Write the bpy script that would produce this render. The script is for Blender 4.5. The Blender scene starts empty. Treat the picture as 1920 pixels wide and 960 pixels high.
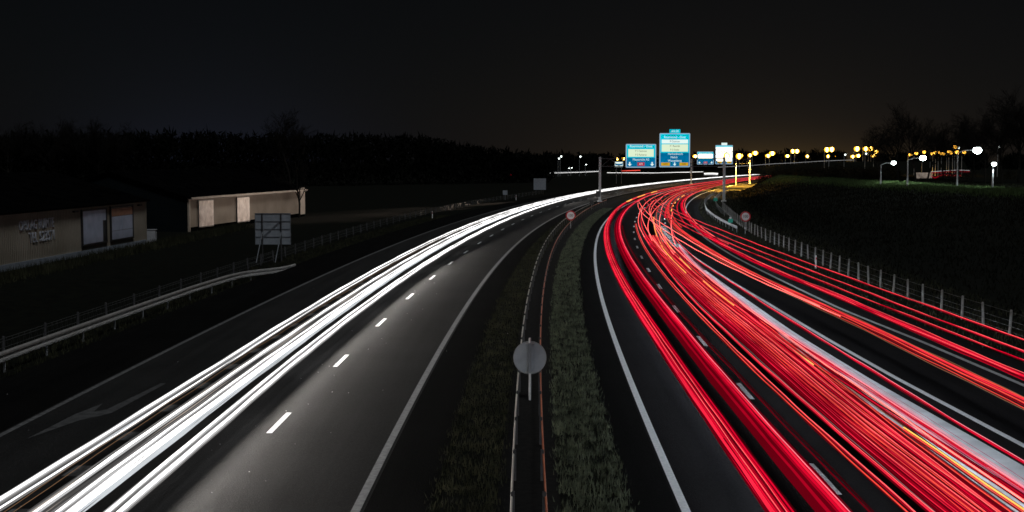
import bpy, bmesh, math, random
import numpy as np
from mathutils import Vector, Matrix

random.seed(7)
rng = np.random.default_rng(7)
scene = bpy.context.scene
COL = scene.collection
PI = math.pi

# ------------------------------------------------------------------ road geometry
# The median centre line, in metres east (x) as a function of metres ahead (y).
COEF = (-0.51457, 4.54834, -16.30111, 24.17871, 16.70096, 0.36718, 0.01024)
SLOPE_END = None


def _poly(y):
    t = np.asarray(y, float) / 300.0
    return np.polyval(COEF, t)


def _slope(y):
    t = np.asarray(y, float) / 300.0
    return np.polyval(np.polyder(COEF), t) / 300.0


def centre(y):
    y = np.asarray(y, float)
    lo, hi = -40.0, 720.0
    yc = np.clip(y, lo, hi)
    return _poly(yc) + (y - yc) * _slope(yc)


def slope(y):
    return _slope(np.clip(np.asarray(y, float), -40.0, 720.0))


def at(s, o, z=0.0):
    """world point beside the median centre line: s metres along, o metres to its right"""
    d = float(slope(s)); n = math.hypot(1, d)
    return Vector((float(centre(s)) + o / n, s - o * d / n, z))


def along(s0, s1, near=2.0, far=8.0):
    out = [s0]; s = s0
    while s < s1:
        s += near + (far - near) * min(1, max(0, (s - 40) / 300.0))
        out.append(min(s, s1))
    return out


# ------------------------------------------------------------------ terrain
def smooth(t):
    t = np.clip(t, 0, 1)
    return t * t * (3 - 2 * t)


def terrain(x, y):
    x = np.asarray(x, float); y = np.asarray(y, float)
    c = centre(y); d = slope(y); n = np.sqrt(1 + d * d)
    off = (x - c) * n
    toe = 22.0
    rim = np.maximum(63.5 - c, toe + 9.5)
    t = (off - toe) / (rim - toe)
    prof = np.clip(t, 0, 1) * 0.75 + 0.25 * smooth(t)
    h = 3.6 * prof * (1 - smooth((y - 318) / 75.0)) * smooth((y + 40) / 60.0 + .4)
    h = h + 0.10 * np.sin(x * .31 + y * .11) * np.sin(y * .23) * np.clip(t * 3, 0, 1) * (t > 0)
    # shallow dip between the left verge and the sheds
    dl = -off
    h = h - 0.35 * np.exp(-((dl - 26.5) / 2.6) ** 2) * (y < 330)
    return h


# ------------------------------------------------------------------ helpers
def props(o, label=None, cat=None, group=None, kind=None):
    if label: o['label'] = label
    if cat: o['category'] = cat
    if group: o['group'] = group
    if kind: o['kind'] = kind
    return o


def empty(name, loc=(0, 0, 0), rz=0.0, label=None, cat=None, group=None):
    o = bpy.data.objects.new(name, None)
    o.location = loc; o.rotation_euler = (0, 0, rz); o.empty_display_size = .3
    COL.objects.link(o)
    return props(o, label, cat, group)


def mesh_obj(name, verts, faces, mats, parent=None, idx=None, smooth_shade=False, loc=None, rz=0.0):
    me = bpy.data.meshes.new(name)
    me.from_pydata([tuple(v) for v in verts], [], faces)
    for m in (mats if isinstance(mats, (list, tuple)) else [mats]):
        me.materials.append(m)
    if idx is not None:
        me.polygons.foreach_set('material_index', idx)
    if smooth_shade:
        me.polygons.foreach_set('use_smooth', [True] * len(me.polygons))
    me.update()
    o = bpy.data.objects.new(name, me)
    COL.objects.link(o)
    if parent: o.parent = parent
    if loc is not None: o.location = loc
    o.rotation_euler = (0, 0, rz)
    return o


def copy_tree(o, parent=None):
    c = o.copy(); COL.objects.link(c)
    if parent: c.parent = parent
    for ch in list(o.children):
        copy_tree(ch, c)
    return c


class MB:
    """collects simple shapes into one mesh"""
    def __init__(self): self.v = []; self.f = []; self.mi = []

    def add(self, v, f, m=0):
        b = len(self.v); self.v += [tuple(p) for p in v]
        self.f += [tuple(i + b for i in q) for q in f]; self.mi += [m] * len(f)
        return self

    def box(self, x0, x1, y0, y1, z0, z1, m=0, bev=0.0):
        if bev <= 0:
            v = [(x0, y0, z0), (x1, y0, z0), (x1, y1, z0), (x0, y1, z0), (x0, y0, z1), (x1, y0, z1), (x1, y1, z1), (x0, y1, z1)]
            f = [(3, 2, 1, 0), (4, 5, 6, 7), (0, 1, 5, 4), (1, 2, 6, 5), (2, 3, 7, 6), (3, 0, 4, 7)]
            return self.add(v, f, m)
        bm = bmesh.new(); bmesh.ops.create_cube(bm, size=1)
        for q in bm.verts:
            q.co = Vector(((x0 + x1) / 2 + q.co.x * (x1 - x0), (y0 + y1) / 2 + q.co.y * (y1 - y0), (z0 + z1) / 2 + q.co.z * (z1 - z0)))
        bmesh.ops.bevel(bm, geom=bm.edges[:], offset=bev, segments=2, affect='EDGES')
        return self.addbm(bm, m)

    def addbm(self, bm, m=0):
        bm.verts.index_update()
        self.add([p.co[:] for p in bm.verts], [[p.index for p in q.verts] for q in bm.faces], m)
        bm.free(); return self

    def tube(self, pts, radii, n=8, m=0, cap=True):
        pts = [Vector(p) for p in pts]
        if not isinstance(radii, (list, tuple)): radii = [radii] * len(pts)
        v = []; f = []
        prev = None
        for i, p in enumerate(pts):
            t = (pts[min(i + 1, len(pts) - 1)] - pts[max(i - 1, 0)]).normalized()
            a = t.cross(Vector((0, 0, 1)))
            if a.length < .05: a = t.cross(Vector((0, 1, 0)))
            a.normalize()
            if prev is not None and a.dot(prev) < 0: a = -a
            prev = a
            b = t.cross(a)
            for k in range(n):
                w = 2 * PI * k / n
                v.append(p + (a * math.cos(w) + b * math.sin(w)) * radii[i])
        for i in range(len(pts) - 1):
            for k in range(n):
                f.append((i * n + k, i * n + (k + 1) % n, (i + 1) * n + (k + 1) % n, (i + 1) * n + k))
        if cap:
            f.append(tuple(range(n - 1, -1, -1))); f.append(tuple((len(pts) - 1) * n + k for k in range(n)))
        return self.add(v, f, m)

    def ball(self, c, r, sx=1, sy=1, sz=1, sub=2, m=0):
        bm = bmesh.new(); bmesh.ops.create_icosphere(bm, subdivisions=sub, radius=r)
        for q in bm.verts: q.co = Vector((c[0] + q.co.x * sx, c[1] + q.co.y * sy, c[2] + q.co.z * sz))
        return self.addbm(bm, m)

    def build(self, name, mats, parent=None, smooth_shade=False, loc=None, rz=0.0):
        return mesh_obj(name, self.v, self.f, mats, parent, self.mi, smooth_shade, loc, rz)


def np_mesh(name, V, F, mat, parent=None):
    """fast mesh from numpy arrays; F is (n,3) or (n,4)"""
    me = bpy.data.meshes.new(name)
    k = F.shape[1]
    me.vertices.add(len(V)); me.vertices.foreach_set('co', V.astype(np.float32).ravel())
    me.loops.add(F.size); me.loops.foreach_set('vertex_index', F.astype(np.int32).ravel())
    me.polygons.add(len(F))
    me.polygons.foreach_set('loop_start', (np.arange(len(F)) * k).astype(np.int32))
    me.polygons.foreach_set('loop_total', np.full(len(F), k, np.int32))
    me.materials.append(mat); me.update(calc_edges=True); me.validate()
    o = bpy.data.objects.new(name, me); COL.objects.link(o)
    if parent: o.parent = parent
    return o


# ------------------------------------------------------------------ materials
def new_mat(name):
    m = bpy.data.materials.new(name); m.use_nodes = True
    nt = m.node_tree
    return m, nt, nt.nodes['Principled BSDF']


def noise_mat(name, c0, c1, scale=4.0, rough=.7, detail=6, bump=0.0, bump_scale=None, spec=.5, metal=0.0, extra=None):
    m, nt, b = new_mat(name)
    tc = nt.nodes.new('ShaderNodeTexCoord')
    nz = nt.nodes.new('ShaderNodeTexNoise'); nz.inputs['Scale'].default_value = scale; nz.inputs['Detail'].default_value = detail
    cr = nt.nodes.new('ShaderNodeValToRGB')
    cr.color_ramp.elements[0].position = .32; cr.color_ramp.elements[1].position = .70
    cr.color_ramp.elements[0].color = (*c0, 1); cr.color_ramp.elements[1].color = (*c1, 1)
    nt.links.new(tc.outputs['Object'], nz.inputs['Vector'])
    nt.links.new(nz.outputs['Fac'], cr.inputs['Fac'])
    nt.links.new(cr.outputs['Color'], b.inputs['Base Color'])
    b.inputs['Roughness'].default_value = rough
    b.inputs['Specular IOR Level'].default_value = spec
    b.inputs['Metallic'].default_value = metal
    if bump:
        n2 = nt.nodes.new('ShaderNodeTexNoise'); n2.inputs['Scale'].default_value = bump_scale or scale * 8
        n2.inputs['Detail'].default_value = 4
        bp = nt.nodes.new('ShaderNodeBump'); bp.inputs['Strength'].default_value = bump; bp.inputs['Distance'].default_value = .02
        nt.links.new(tc.outputs['Object'], n2.inputs['Vector'])
        nt.links.new(n2.outputs['Fac'], bp.inputs['Height'])
        nt.links.new(bp.outputs['Normal'], b.inputs['Normal'])
    return m


def asphalt_mat(name, c0, c1, rough, spec):
    """aggregate grain, lengthwise wear and broad patches"""
    m, nt, b = new_mat(name)
    tc = nt.nodes.new('ShaderNodeTexCoord')

    def nz(scale, detail, rgh, vec=None):
        n = nt.nodes.new('ShaderNodeTexNoise'); n.inputs['Scale'].default_value = scale; n.inputs['Detail'].default_value = detail
        n.inputs['Roughness'].default_value = rgh
        nt.links.new(vec or tc.outputs['Object'], n.inputs['Vector']); return n
    mp = nt.nodes.new('ShaderNodeMapping'); mp.inputs['Scale'].default_value = (1.5, .035, 1)
    nt.links.new(tc.outputs['Object'], mp.inputs['Vector'])
    broad = nz(.25, 5, .6); wear = nz(1.0, 4, .6, mp.outputs[0]); fine = nz(9, 8, .85)
    vo = nt.nodes.new('ShaderNodeTexVoronoi'); vo.inputs['Scale'].default_value = 22
    nt.links.new(tc.outputs['Object'], vo.inputs['Vector'])

    def mix(f, a_, b_):
        x = nt.nodes.new('ShaderNodeMix'); x.data_type = 'FLOAT'; x.inputs[0].default_value = f
        nt.links.new(a_, x.inputs[2]); nt.links.new(b_, x.inputs[3]); return x.outputs[0]
    low = mix(.55, broad.outputs['Fac'], wear.outputs['Fac'])
    grain = mix(.35, fine.outputs['Fac'], vo.outputs['Distance'])
    fac = mix(.60, low, grain)
    cr = nt.nodes.new('ShaderNodeValToRGB'); cr.color_ramp.elements[0].position = .37; cr.color_ramp.elements[1].position = .60
    cr.color_ramp.elements[0].color = (*c0, 1); cr.color_ramp.elements[1].color = (*c1, 1)
    nt.links.new(fac, cr.inputs['Fac']); nt.links.new(cr.outputs['Color'], b.inputs['Base Color'])
    bp = nt.nodes.new('ShaderNodeBump'); bp.inputs['Strength'].default_value = .8; bp.inputs['Distance'].default_value = .02
    nt.links.new(grain, bp.inputs['Height']); nt.links.new(bp.outputs['Normal'], b.inputs['Normal'])
    b.inputs['Roughness'].default_value = rough; b.inputs['Specular IOR Level'].default_value = spec
    return m


def glow(name, col, strength, vary=0.0, scale=.05):
    m = bpy.data.materials.new(name); m.use_nodes = True
    nt = m.node_tree; nt.nodes.clear()
    out = nt.nodes.new('ShaderNodeOutputMaterial'); em = nt.nodes.new('ShaderNodeEmission')
    em.inputs['Color'].default_value = (*col, 1); em.inputs['Strength'].default_value = strength
    if vary:
        tc = nt.nodes.new('ShaderNodeTexCoord'); nz = nt.nodes.new('ShaderNodeTexNoise'); nz.inputs['Scale'].default_value = scale; nz.inputs['Detail'].default_value = 5; nz.inputs['Roughness'].default_value = .7
        mr = nt.nodes.new('ShaderNodeMapRange'); mr.inputs['From Min'].default_value = .3; mr.inputs['From Max'].default_value = .7
        mr.inputs['To Min'].default_value = strength * (1 - vary); mr.inputs['To Max'].default_value = strength * (1 + vary)
        nt.links.new(tc.outputs['Object'], nz.inputs['Vector']); nt.links.new(nz.outputs['Fac'], mr.inputs['Value'])
        nt.links.new(mr.outputs[0], em.inputs['Strength'])
    nt.links.new(em.outputs[0], out.inputs['Surface'])
    return m


M = {}
M['ground'] = noise_mat('dark_field_grass', (.0032, .0038, .0028), (.0085, .0095, .0060), 1.4, .95, bump=.6, bump_scale=6, spec=.1)
M['asphalt_left'] = asphalt_mat('asphalt_grey', (.006, .0059, .0058), (.036, .035, .034), .72, .22)
M['asphalt_right'] = asphalt_mat('asphalt_new', (.007, .0066, .0072), (.021, .020, .0215), .85, .02)
M['shoulder'] = asphalt_mat('asphalt_shoulder', (.0025, .0025, .0025), (.010, .0098, .0095), .9, .03)
M['paint'] = noise_mat('road_paint_white', (.68, .71, .75), (.88, .90, .92), 9, .6, bump=.2)
M['paint_faint'] = noise_mat('road_paint_faint', (.06, .06, .06), (.13, .13, .13), 4, .7)
M['paint_worn'] = noise_mat('road_paint_worn', (.10, .10, .10), (.22, .22, .22), 5, .7)
M['paint_mid'] = noise_mat('road_paint_grey', (.24, .24, .24), (.42, .42, .42), 7, .7)
M['paint_gore'] = noise_mat('gore_paint', (.52, .55, .58), (.74, .78, .82), 1.1, .7, detail=10)
M['soil'] = noise_mat('median_soil', (.006, .006, .006), (.016, .015, .014), 5, .95, spec=.1)
M['galv'] = noise_mat('galvanised_steel', (.34, .35, .36), (.48, .48, .49), 6, .45, metal=.6)
M['galv_dull'] = noise_mat('weathered_steel', (.22, .23, .24), (.33, .33, .34), 5, .6, metal=.3)
M['rail_paint'] = noise_mat('weathered_rail', (.30, .29, .27), (.44, .42, .40), 3, .6)
M['sign_back'] = noise_mat('sign_back_grey', (.23, .255, .29), (.31, .335, .37), 3, .55)
M['dark_metal'] = noise_mat('dark_metal', (.03, .03, .035), (.06, .06, .06), 5, .6)
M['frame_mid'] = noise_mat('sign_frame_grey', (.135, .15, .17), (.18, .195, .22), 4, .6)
M['post_grey'] = noise_mat('pole_grey', (.40, .41, .43), (.52, .53, .54), 3, .5)
M['wood_post'] = noise_mat('fence_post_wood', (.20, .20, .19), (.34, .33, .31), 6, .85)
M['dark_post'] = noise_mat('fence_post_dark', (.035, .035, .04), (.085, .085, .085), 6, .85)
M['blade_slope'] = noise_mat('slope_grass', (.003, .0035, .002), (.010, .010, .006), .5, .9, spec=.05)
M['rail_red_tint'] = noise_mat('red_tinted_rail', (.46, .12, .055), (.62, .20, .10), 1.2, .45)  # reddish rail colour stands in for the red trails' light on the steel
M['rail_gloss'] = noise_mat('rail_galvanised', (.62, .58, .52), (.74, .70, .64), 4, .45, metal=.2)
M['wire'] = noise_mat('fence_wire', (.07, .07, .07), (.12, .12, .12), 4, .6)
M['white_plastic'] = noise_mat('white_plastic', (.75, .75, .75), (.85, .85, .85), 5, .4)
M['red_film'] = noise_mat('red_sign_film', (.50, .02, .03), (.60, .03, .04), 5, .4)
M['white_film'] = noise_mat('white_sign_film', (.80, .83, .85), (.86, .88, .9), 5, .4)
M['black_film'] = noise_mat('black_lettering', (.012, .012, .014), (.02, .02, .02), 5, .5)
M['green_film'] = noise_mat('green_reflector', (.05, .55, .42), (.08, .68, .52), 5, .3)
M['blade'] = noise_mat('grass_blade', (.008, .012, .007), (.135, .155, .10), 1.9, .8, spec=.2)
M['blade_dark'] = noise_mat('grass_blade_dry', (.007, .008, .004), (.050, .050, .028), .9, .85, spec=.1)
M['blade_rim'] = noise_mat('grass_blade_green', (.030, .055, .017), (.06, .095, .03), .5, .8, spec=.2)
M['bark'] = noise_mat('dark_bark', (.010, .009, .008), (.024, .021, .018), 3, .9, spec=.1)
M['twig'] = noise_mat('dark_twigs', (.008, .0075, .007), (.018, .016, .014), 3, .95, spec=.05)
M['forest'] = noise_mat('dark_forest', (.0035, .004, .0035), (.008, .008, .007), .3, .95, spec=0)
M['bush'] = noise_mat('brown_bush', (.010, .009, .005), (.026, .021, .012), .7, .95, spec=.05)
M['clad'] = noise_mat('tan_cladding', (.20, .172, .132), (.265, .23, .185), .35, .7, spec=.2)
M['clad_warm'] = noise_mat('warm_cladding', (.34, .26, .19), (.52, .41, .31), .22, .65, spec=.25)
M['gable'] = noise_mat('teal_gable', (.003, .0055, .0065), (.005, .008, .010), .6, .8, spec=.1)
M['roof'] = noise_mat('dark_roof', (.0015, .0016, .0018), (.004, .004, .004), .7, .95, spec=0)
M['plinth'] = noise_mat('pale_plinth', (.22, .25, .29), (.34, .37, .42), 1.2, .8)
M['trim_pale'] = noise_mat('pale_trim', (.40, .32, .25), (.52, .43, .34), 2, .6)
M['frame_dark'] = noise_mat('dark_frame', (.012, .011, .012), (.022, .02, .02), 5, .6)
M['blind'] = noise_mat('bluish_blind', (.34, .37, .47), (.46, .49, .60), 1.1, .6)
M['blind_orange'] = noise_mat('orange_band', (.30, .14, .08), (.42, .20, .12), 2, .6)
M['poster'] = noise_mat('pinkish_poster', (.30, .19, .17), (.86, .72, .66), .9, .5, detail=3)
M['letter'] = noise_mat('pale_letter', (.30, .31, .36), (.44, .45, .50), 2, .6)
M['cabinet'] = noise_mat('pale_cabinet', (.35, .36, .38), (.48, .48, .5), 2, .6)

# light sources seen as lit things
M['white_hot'] = glow('headlight_white', (1, .985, .97), 2.3, .35)
M['white_soft'] = glow('headlight_soft', (.98, .97, .98), .55, .35)
M['white_cool'] = glow('headlight_cool', (.90, .95, 1), .72, .3)
M['white_dim'] = glow('headlight_dim', (1, .97, .95), .20, .35)
M['white_faint'] = glow('headlight_faint', (1, .96, .94), .07, .4)
M['white_warm'] = glow('headlight_warm', (1, .86, .74), .42, .3)
M['amber_thin'] = glow('marker_amber', (1, .55, .28), .26, .3)
M['red_deep'] = glow('taillight_deep', (1, .003, .036), .72, .45)
M['red_dark'] = glow('taillight_dark', (1, .001, .040), .13, .3)
M['red_faint'] = glow('taillight_faint', (1, .01, .06), .045, .3)
M['red_mid'] = glow('taillight_mid', (1, .003, .036), .38, .5)
M['red_bright'] = glow('taillight_bright', (1, .020, .055), 1.0, .45)
M['red_core'] = glow('taillight_core', (1, .12, .12), 1.45, .4)
M['red_orange'] = glow('taillight_orange', (1, .085, .060), 1.0, .5)
M['red_pink'] = glow('taillight_pink', (1, .28, .34), 1.15, .2)
M['pink_pale'] = glow('taillight_pale', (1, .14, .25), .62, .2)
M['dark_under'] = noise_mat('trail_underside', (.01, .01, .01), (.02, .02, .02), 5, .8, spec=0)  # dark underside added so the red trails do not tint the road
M['weave_core'] = glow('taillight_weave', (1, .15, .13), 2.6, .45)
M['weave_dim'] = glow('taillight_weave_dim', (1, .02, .04), .9, .45)
M['pink_glow'] = glow('taillight_pink_glow', (1, .50, .60), .66, .25)
M['yellow'] = glow('indicator_yellow', (1, .50, .10), 1.5, .3)
M['sodium'] = glow('sodium_lamp', (1, .62, .12), 26)
M['sodium_glare'] = glow('sodium_lamp_glare', (1, .42, .014), 3.2)
M['sodium_small'] = glow('sodium_lamp_faint', (1, .46, .05), 5.5)
M['led'] = glow('white_lamp', (.86, 1.0, .96), 24)
M['led_small'] = glow('white_lamp_faint', (.9, 1, .95), 5)
M['sign_blue'] = glow('lit_sign_blue', (.0, .165, .36), .9, .25, .5)
M['sign_cyan'] = glow('lit_sign_cyan', (.0, .42, .53), 1.25, .2, .5)
M['sign_white'] = glow('lit_sign_white', (.80, .95, .90), 1.0)
M['sign_cream'] = glow('lit_sign_cream', (.78, .92, .66), .95)
M['sign_edge'] = glow('lit_sign_edge', (.42, .62, .80), .7)
M['sign_red'] = glow('lit_sign_red', (.60, .05, .09), .7)
M['sign_yellow'] = glow('lit_sign_yellow', (.75, .42, .02), .8)
M['sign_hot'] = glow('lit_sign_overexposed', (1, .93, .72), 2.4)
M['wall_glow'] = glow('glowing_wall', (1, .82, .68), .17, .8, .9)  # glow put into a pale wall that is no lamp


# ------------------------------------------------------------------ world, sun, camera
SUN_EL, SUN_AZ = math.radians(56), math.radians(152)      # direction towards the added night fill, azimuth from +y clockwise
w = bpy.data.worlds.new('World'); scene.world = w; w.use_nodes = True
nt = w.node_tree; nt.nodes.clear()
N = nt.nodes.new; Lk = nt.links.new
out = N('ShaderNodeOutputWorld')
sky = N('ShaderNodeTexSky'); sky.sky_type = 'NISHITA'; sky.sun_disc = False
sky.sun_elevation = SUN_EL; sky.sun_rotation = SUN_AZ
bg = N('ShaderNodeBackground'); bg.inputs['Strength'].default_value = .00035
Lk(sky.outputs[0], bg.inputs['Color'])
tc = N('ShaderNodeTexCoord'); sep = N('ShaderNodeSeparateXYZ'); Lk(tc.outputs['Generated'], sep.inputs[0])


def mth(op, a, b=None):
    n = N('ShaderNodeMath'); n.operation = op
    for i, q in enumerate((a, b)):
        if q is None: continue
        if isinstance(q, (int, float)): n.inputs[i].default_value = q
        else: Lk(q, n.inputs[i])
    return n.outputs[0]


def lobe(x0, wx, ez):
    """town glow: falls off with azimuth about x0 and with elevation"""
    dx = mth('DIVIDE', mth('SUBTRACT', sep.outputs['X'], x0), wx)
    g = mth('POWER', 2.718, mth('MULTIPLY', mth('MULTIPLY', dx, dx), -1.0))
    e = mth('POWER', 2.718, mth('DIVIDE', mth('MAXIMUM', sep.outputs['Z'], 0.0), -ez))
    front = mth('GREATER_THAN', sep.outputs['Y'], 0.0)
    return mth('MULTIPLY', mth('MULTIPLY', g, e), front)


last = bg.outputs[0]
for col, x0, wx, ez in (((.0100, .0064, .0034), .155, .15, .040), ((.036, .0205, .0030), .19, .085, .010), ((.0038, .0029, .0025), .22, .30, .11), ((.0044, .0060, .0125), -.215, .11, .040), ((.0021, .0021, .0023), .0, 3.0, .35)):
    b2 = N('ShaderNodeBackground'); b2.inputs['Color'].default_value = (*col, 1)
    Lk(lobe(x0, wx, ez), b2.inputs['Strength'])
    ad = N('ShaderNodeAddShader'); Lk(last, ad.inputs[0]); Lk(b2.outputs[0], ad.inputs[1]); last = ad.outputs[0]
Lk(last, out.inputs['Surface'])

fill_sun = bpy.data.lights.new('night_fill', 'SUN'); fill_sun.energy = .72; fill_sun.angle = math.radians(12); fill_sun.color = (.93, .97, 1.0)  # weak sun lamp added as general fill for the night, source unseen
mo = bpy.data.objects.new('night_fill', fill_sun); COL.objects.link(mo)
dirv = Vector((math.sin(SUN_AZ) * math.cos(SUN_EL), math.cos(SUN_AZ) * math.cos(SUN_EL), math.sin(SUN_EL)))
mo.rotation_euler = dirv.to_track_quat('Z', 'Y').to_euler(); mo.location = dirv * 60

cam = bpy.data.cameras.new('camera'); cam.sensor_width = 36; cam.lens = 36 * 2500 / 1920
cam.clip_start = .1; cam.clip_end = 6000
co = bpy.data.objects.new('camera', cam); COL.objects.link(co)
co.location = (0, 0, 7.6); co.rotation_euler = (math.radians(90) - math.atan2(180, 2500), 0, 0)
scene.camera = co
scene.view_settings.view_transform = 'Standard'; scene.view_settings.look = 'None'
scene.view_settings.exposure = 0; scene.view_settings.gamma = 1
scene.render.engine = 'CYCLES'
scene.cycles.use_denoising = True
scene.cycles.max_bounces = 4; scene.cycles.diffuse_bounces = 2; scene.cycles.glossy_bounces = 2
scene.cycles.sample_clamp_indirect = 4
scene.cycles.filter_width = 1.6

# ------------------------------------------------------------------ ground sheet
xs = np.unique(np.concatenate([np.linspace(-2500, -400, 12), np.linspace(-400, -60, 18), np.linspace(-60, 10, 36), np.linspace(10, 130, 81), np.linspace(130, 500, 20), np.linspace(500, 3000, 12)]))
ys = np.unique(np.concatenate([np.linspace(-80, 20, 12), np.linspace(20, 440, 141), np.linspace(440, 900, 30), np.linspace(900, 4500, 16)]))
GX, GY = np.meshgrid(xs, ys)
V = np.stack([GX, GY, terrain(GX, GY)], -1).reshape(-1, 3)
nx = len(xs); ny = len(ys)
ii = (np.arange(ny - 1)[:, None] * nx + np.arange(nx - 1)[None, :]).ravel()
F = np.stack([ii, ii + 1, ii + nx + 1, ii + nx], -1)
g = np_mesh('ground', V, F, M['ground']); props(g, kind='structure')


def strip(name, s0, s1, l, r, z, mat, kind='structure', near=2., far=8.):
    """flat road sheet between two offsets (numbers or functions of s)"""
    lf = l if callable(l) else (lambda s: l); rf = r if callable(r) else (lambda s: r)
    v = []; f = []
    for i, s in enumerate(along(s0, s1, near, far)):
        v += [at(s, lf(s), z), at(s, rf(s), z)]
        if i: f.append((2 * i - 2, 2 * i - 1, 2 * i + 1, 2 * i))
    o = mesh_obj(name, v, f, mat)
    return props(o, kind=kind)


def lerp(tab):
    xs_ = [t[0] for t in tab]; ys_ = [t[1] for t in tab]
    return lambda s: float(np.interp(s, xs_, ys_))


exit_edge = lerp([(20, 17.1), (45, 16.75), (56, 16.35), (68, 15.6), (82, 15.2), (105, 14.5), (130, 14.05), (217, 13.7), (285, 13.55), (900, 13.5)])
gore_line = lerp([(20, 13.75), (35, 13.3), (40, 13.1), (46, 12.85), (56, 12.58), (70, 12.3), (91, 11.7), (114.6, 11.0), (122, 10.9)])
strip('left_carriageway', -40, 880, -18.2, -2.0, .02, M['asphalt_left'])
strip('right_carriageway', -40, 880, 2.35, lambda s: exit_edge(s) + 1.9, .02, M['asphalt_right'])
strip('road_shoulder', -40, 620, -3.42, -2.0, .024, M['shoulder'])
strip('road_shoulder', -40, 620, 2.35, 3.38, .024, M['shoulder'])
strip('road_shoulder', -40, 620, -18.2, -14.62, .024, M['shoulder'])
strip('median_soil', -40, 260, -.55, .85, .015, M['soil'])

ZP = .027
mk = []


def line(name, s0, s1, o, wdt, mat, z=ZP):
    of = o if callable(o) else (lambda s: o)
    return strip(name, s0, s1, lambda s: of(s) - wdt / 2, lambda s: of(s) + wdt / 2, z, mat)


line('road_edge_line', -40, 860, -3.6, .2, M['paint_mid'])
line('road_edge_line', -40, 860, -14.45, .18, M['paint_worn'])
line('road_edge_line', -40, 860, 3.55, .2, M['paint'])
line('road_edge_line', 150, 860, exit_edge, .2, M['paint'])
line('road_edge_line', -40, 150, exit_edge, .2, M['paint_mid'], ZP)
line('road_edge_line', -40, 122, gore_line, .2, M['paint'])
line('lane_line', -40, 150, 10.72, .15, M['paint_mid'])


def dashes(name, offs, start, cyc, ln, wdt, mat, s1):
    mb = MB(); s = start
    while s < s1:
        a, b, c, d = at(s, offs - wdt / 2, ZP), at(s, offs + wdt / 2, ZP), at(s + ln, offs + wdt / 2, ZP), at(s + ln, offs - wdt / 2, ZP)
        mb.add([a, b, c, d], [(0, 1, 2, 3)]); s += cyc
    return props(mb.build(name, mat), kind='structure')


dashes('lane_marking', -7.1, 37.0 - 60, 11.9, 3, .16, M['paint'], 620)
dashes('lane_marking', 7.18, 29.3 - 48, 12.15, 3.1, .16, M['paint'], 260)
dashes('lane_marking', 10.85, 160, 12.15, 3.1, .16, M['paint'], 620)
dashes('lane_marking', 7.18, 265, 12.15, 3.1, .16, M['paint'], 620)
dashes('lane_marking', -10.88, 31.4 - 41, 4.1, 1.1, .42, M['paint_worn'], 88)
dashes('lane_marking', -10.88, 92, 12, 3, .16, M['paint_worn'], 620)
# gore: painted wedge and the short bars before it
strip('gore_marking', -20, 92, lambda s: 10.9, lambda s: max(10.95, gore_line(s) - (.95 - max(0, s - 60) * .012)), ZP, M['paint_gore'])
mb = MB(); s = 118.
while s < 152:
    mb.add([at(s, 10.25, ZP), at(s, 10.95, ZP), at(s + 1.3, 10.95, ZP), at(s + 1.3, 10.25, ZP)], [(0, 1, 2, 3)]); s += 2.6
props(mb.build('gore_marking', M['paint_mid']), kind='structure')
# bent lane arrow pointing at the viewer in the far left lane
ar = [(35.6, -13.55), (39.1, -13.45), (40.9, -13.2), (39.55, -13.02), (39.9, -12.75), (44.6, -12.45), (44.6, -12.27), (39.4, -12.42), (38.9, -12.62), (38.2, -13.0)]
props(mesh_obj('lane_arrow', [at(s, o, ZP) for s, o in ar], [tuple(range(len(ar)))[::-1]], M['paint_faint']), kind='structure')
# far cross road behind the bend
props(mesh_obj('cross_road', [(-160, 655, .03), (190, 715, .03), (190, 724, .03), (-160, 664, .03)], [(0, 1, 2, 3)], M['asphalt_left']), kind='structure')


# ------------------------------------------------------------------ grass
def blades(name, pts, hgt, wid, mat, lean=.5):
    n = len(pts)
    a = rng.uniform(0, 2 * PI, n); h = hgt * rng.uniform(.45, 1.25, n); wv = wid * rng.uniform(.6, 1.4, n)
    la = rng.uniform(0, 2 * PI, n); ll = lean * h * rng.uniform(.1, 1, n)
    dx = np.cos(a) * wv / 2; dy = np.sin(a) * wv / 2
    V = np.empty((n, 3, 3))
    V[:, 0] = pts - np.stack([dx, dy, np.zeros(n)], -1); V[:, 1] = pts + np.stack([dx, dy, np.zeros(n)], -1)
    V[:, 2] = pts + np.stack([np.cos(la) * ll, np.sin(la) * ll, h], -1)
    o = np_mesh(name, V.reshape(-1, 3), np.arange(3 * n).reshape(-1, 3), mat)
    return props(o, kind='stuff')


def scatter(n, s0, s1, o0, o1, pw=1.6, clump=True, zfun=False):
    u = rng.random(n) ** pw; s = s0 + (s1 - s0) * u
    o = rng.uniform(0, 1, n)
    lo = o0(s) if callable(o0) else o0; hi = o1(s) if callable(o1) else o1
    o = lo + (hi - lo) * o
    if clump:
        G_ = rng.random((701, 601)); iu = np.clip(s * 2.2, 0, 698); ju = np.clip((o + 26) * 10.0, 0, 598)
        i0, j0 = iu.astype(int), ju.astype(int); fu, fv = smooth(iu - i0), smooth(ju - j0)
        nz_ = (G_[i0, j0] * (1 - fu) + G_[i0 + 1, j0] * fu) * (1 - fv) + (G_[i0, j0 + 1] * (1 - fu) + G_[i0 + 1, j0 + 1] * fu) * fv
        k = nz_ + rng.normal(0, .16, n) > .48
        o = o + rng.normal(0, .07, n)
        s, o = s[k], o[k]
    d = slope(s); nn = np.sqrt(1 + d * d)
    x = centre(s) + o / nn; y = s - o * d / nn
    z = terrain(x, y)
    return np.stack([x, y, z], -1)


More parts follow.
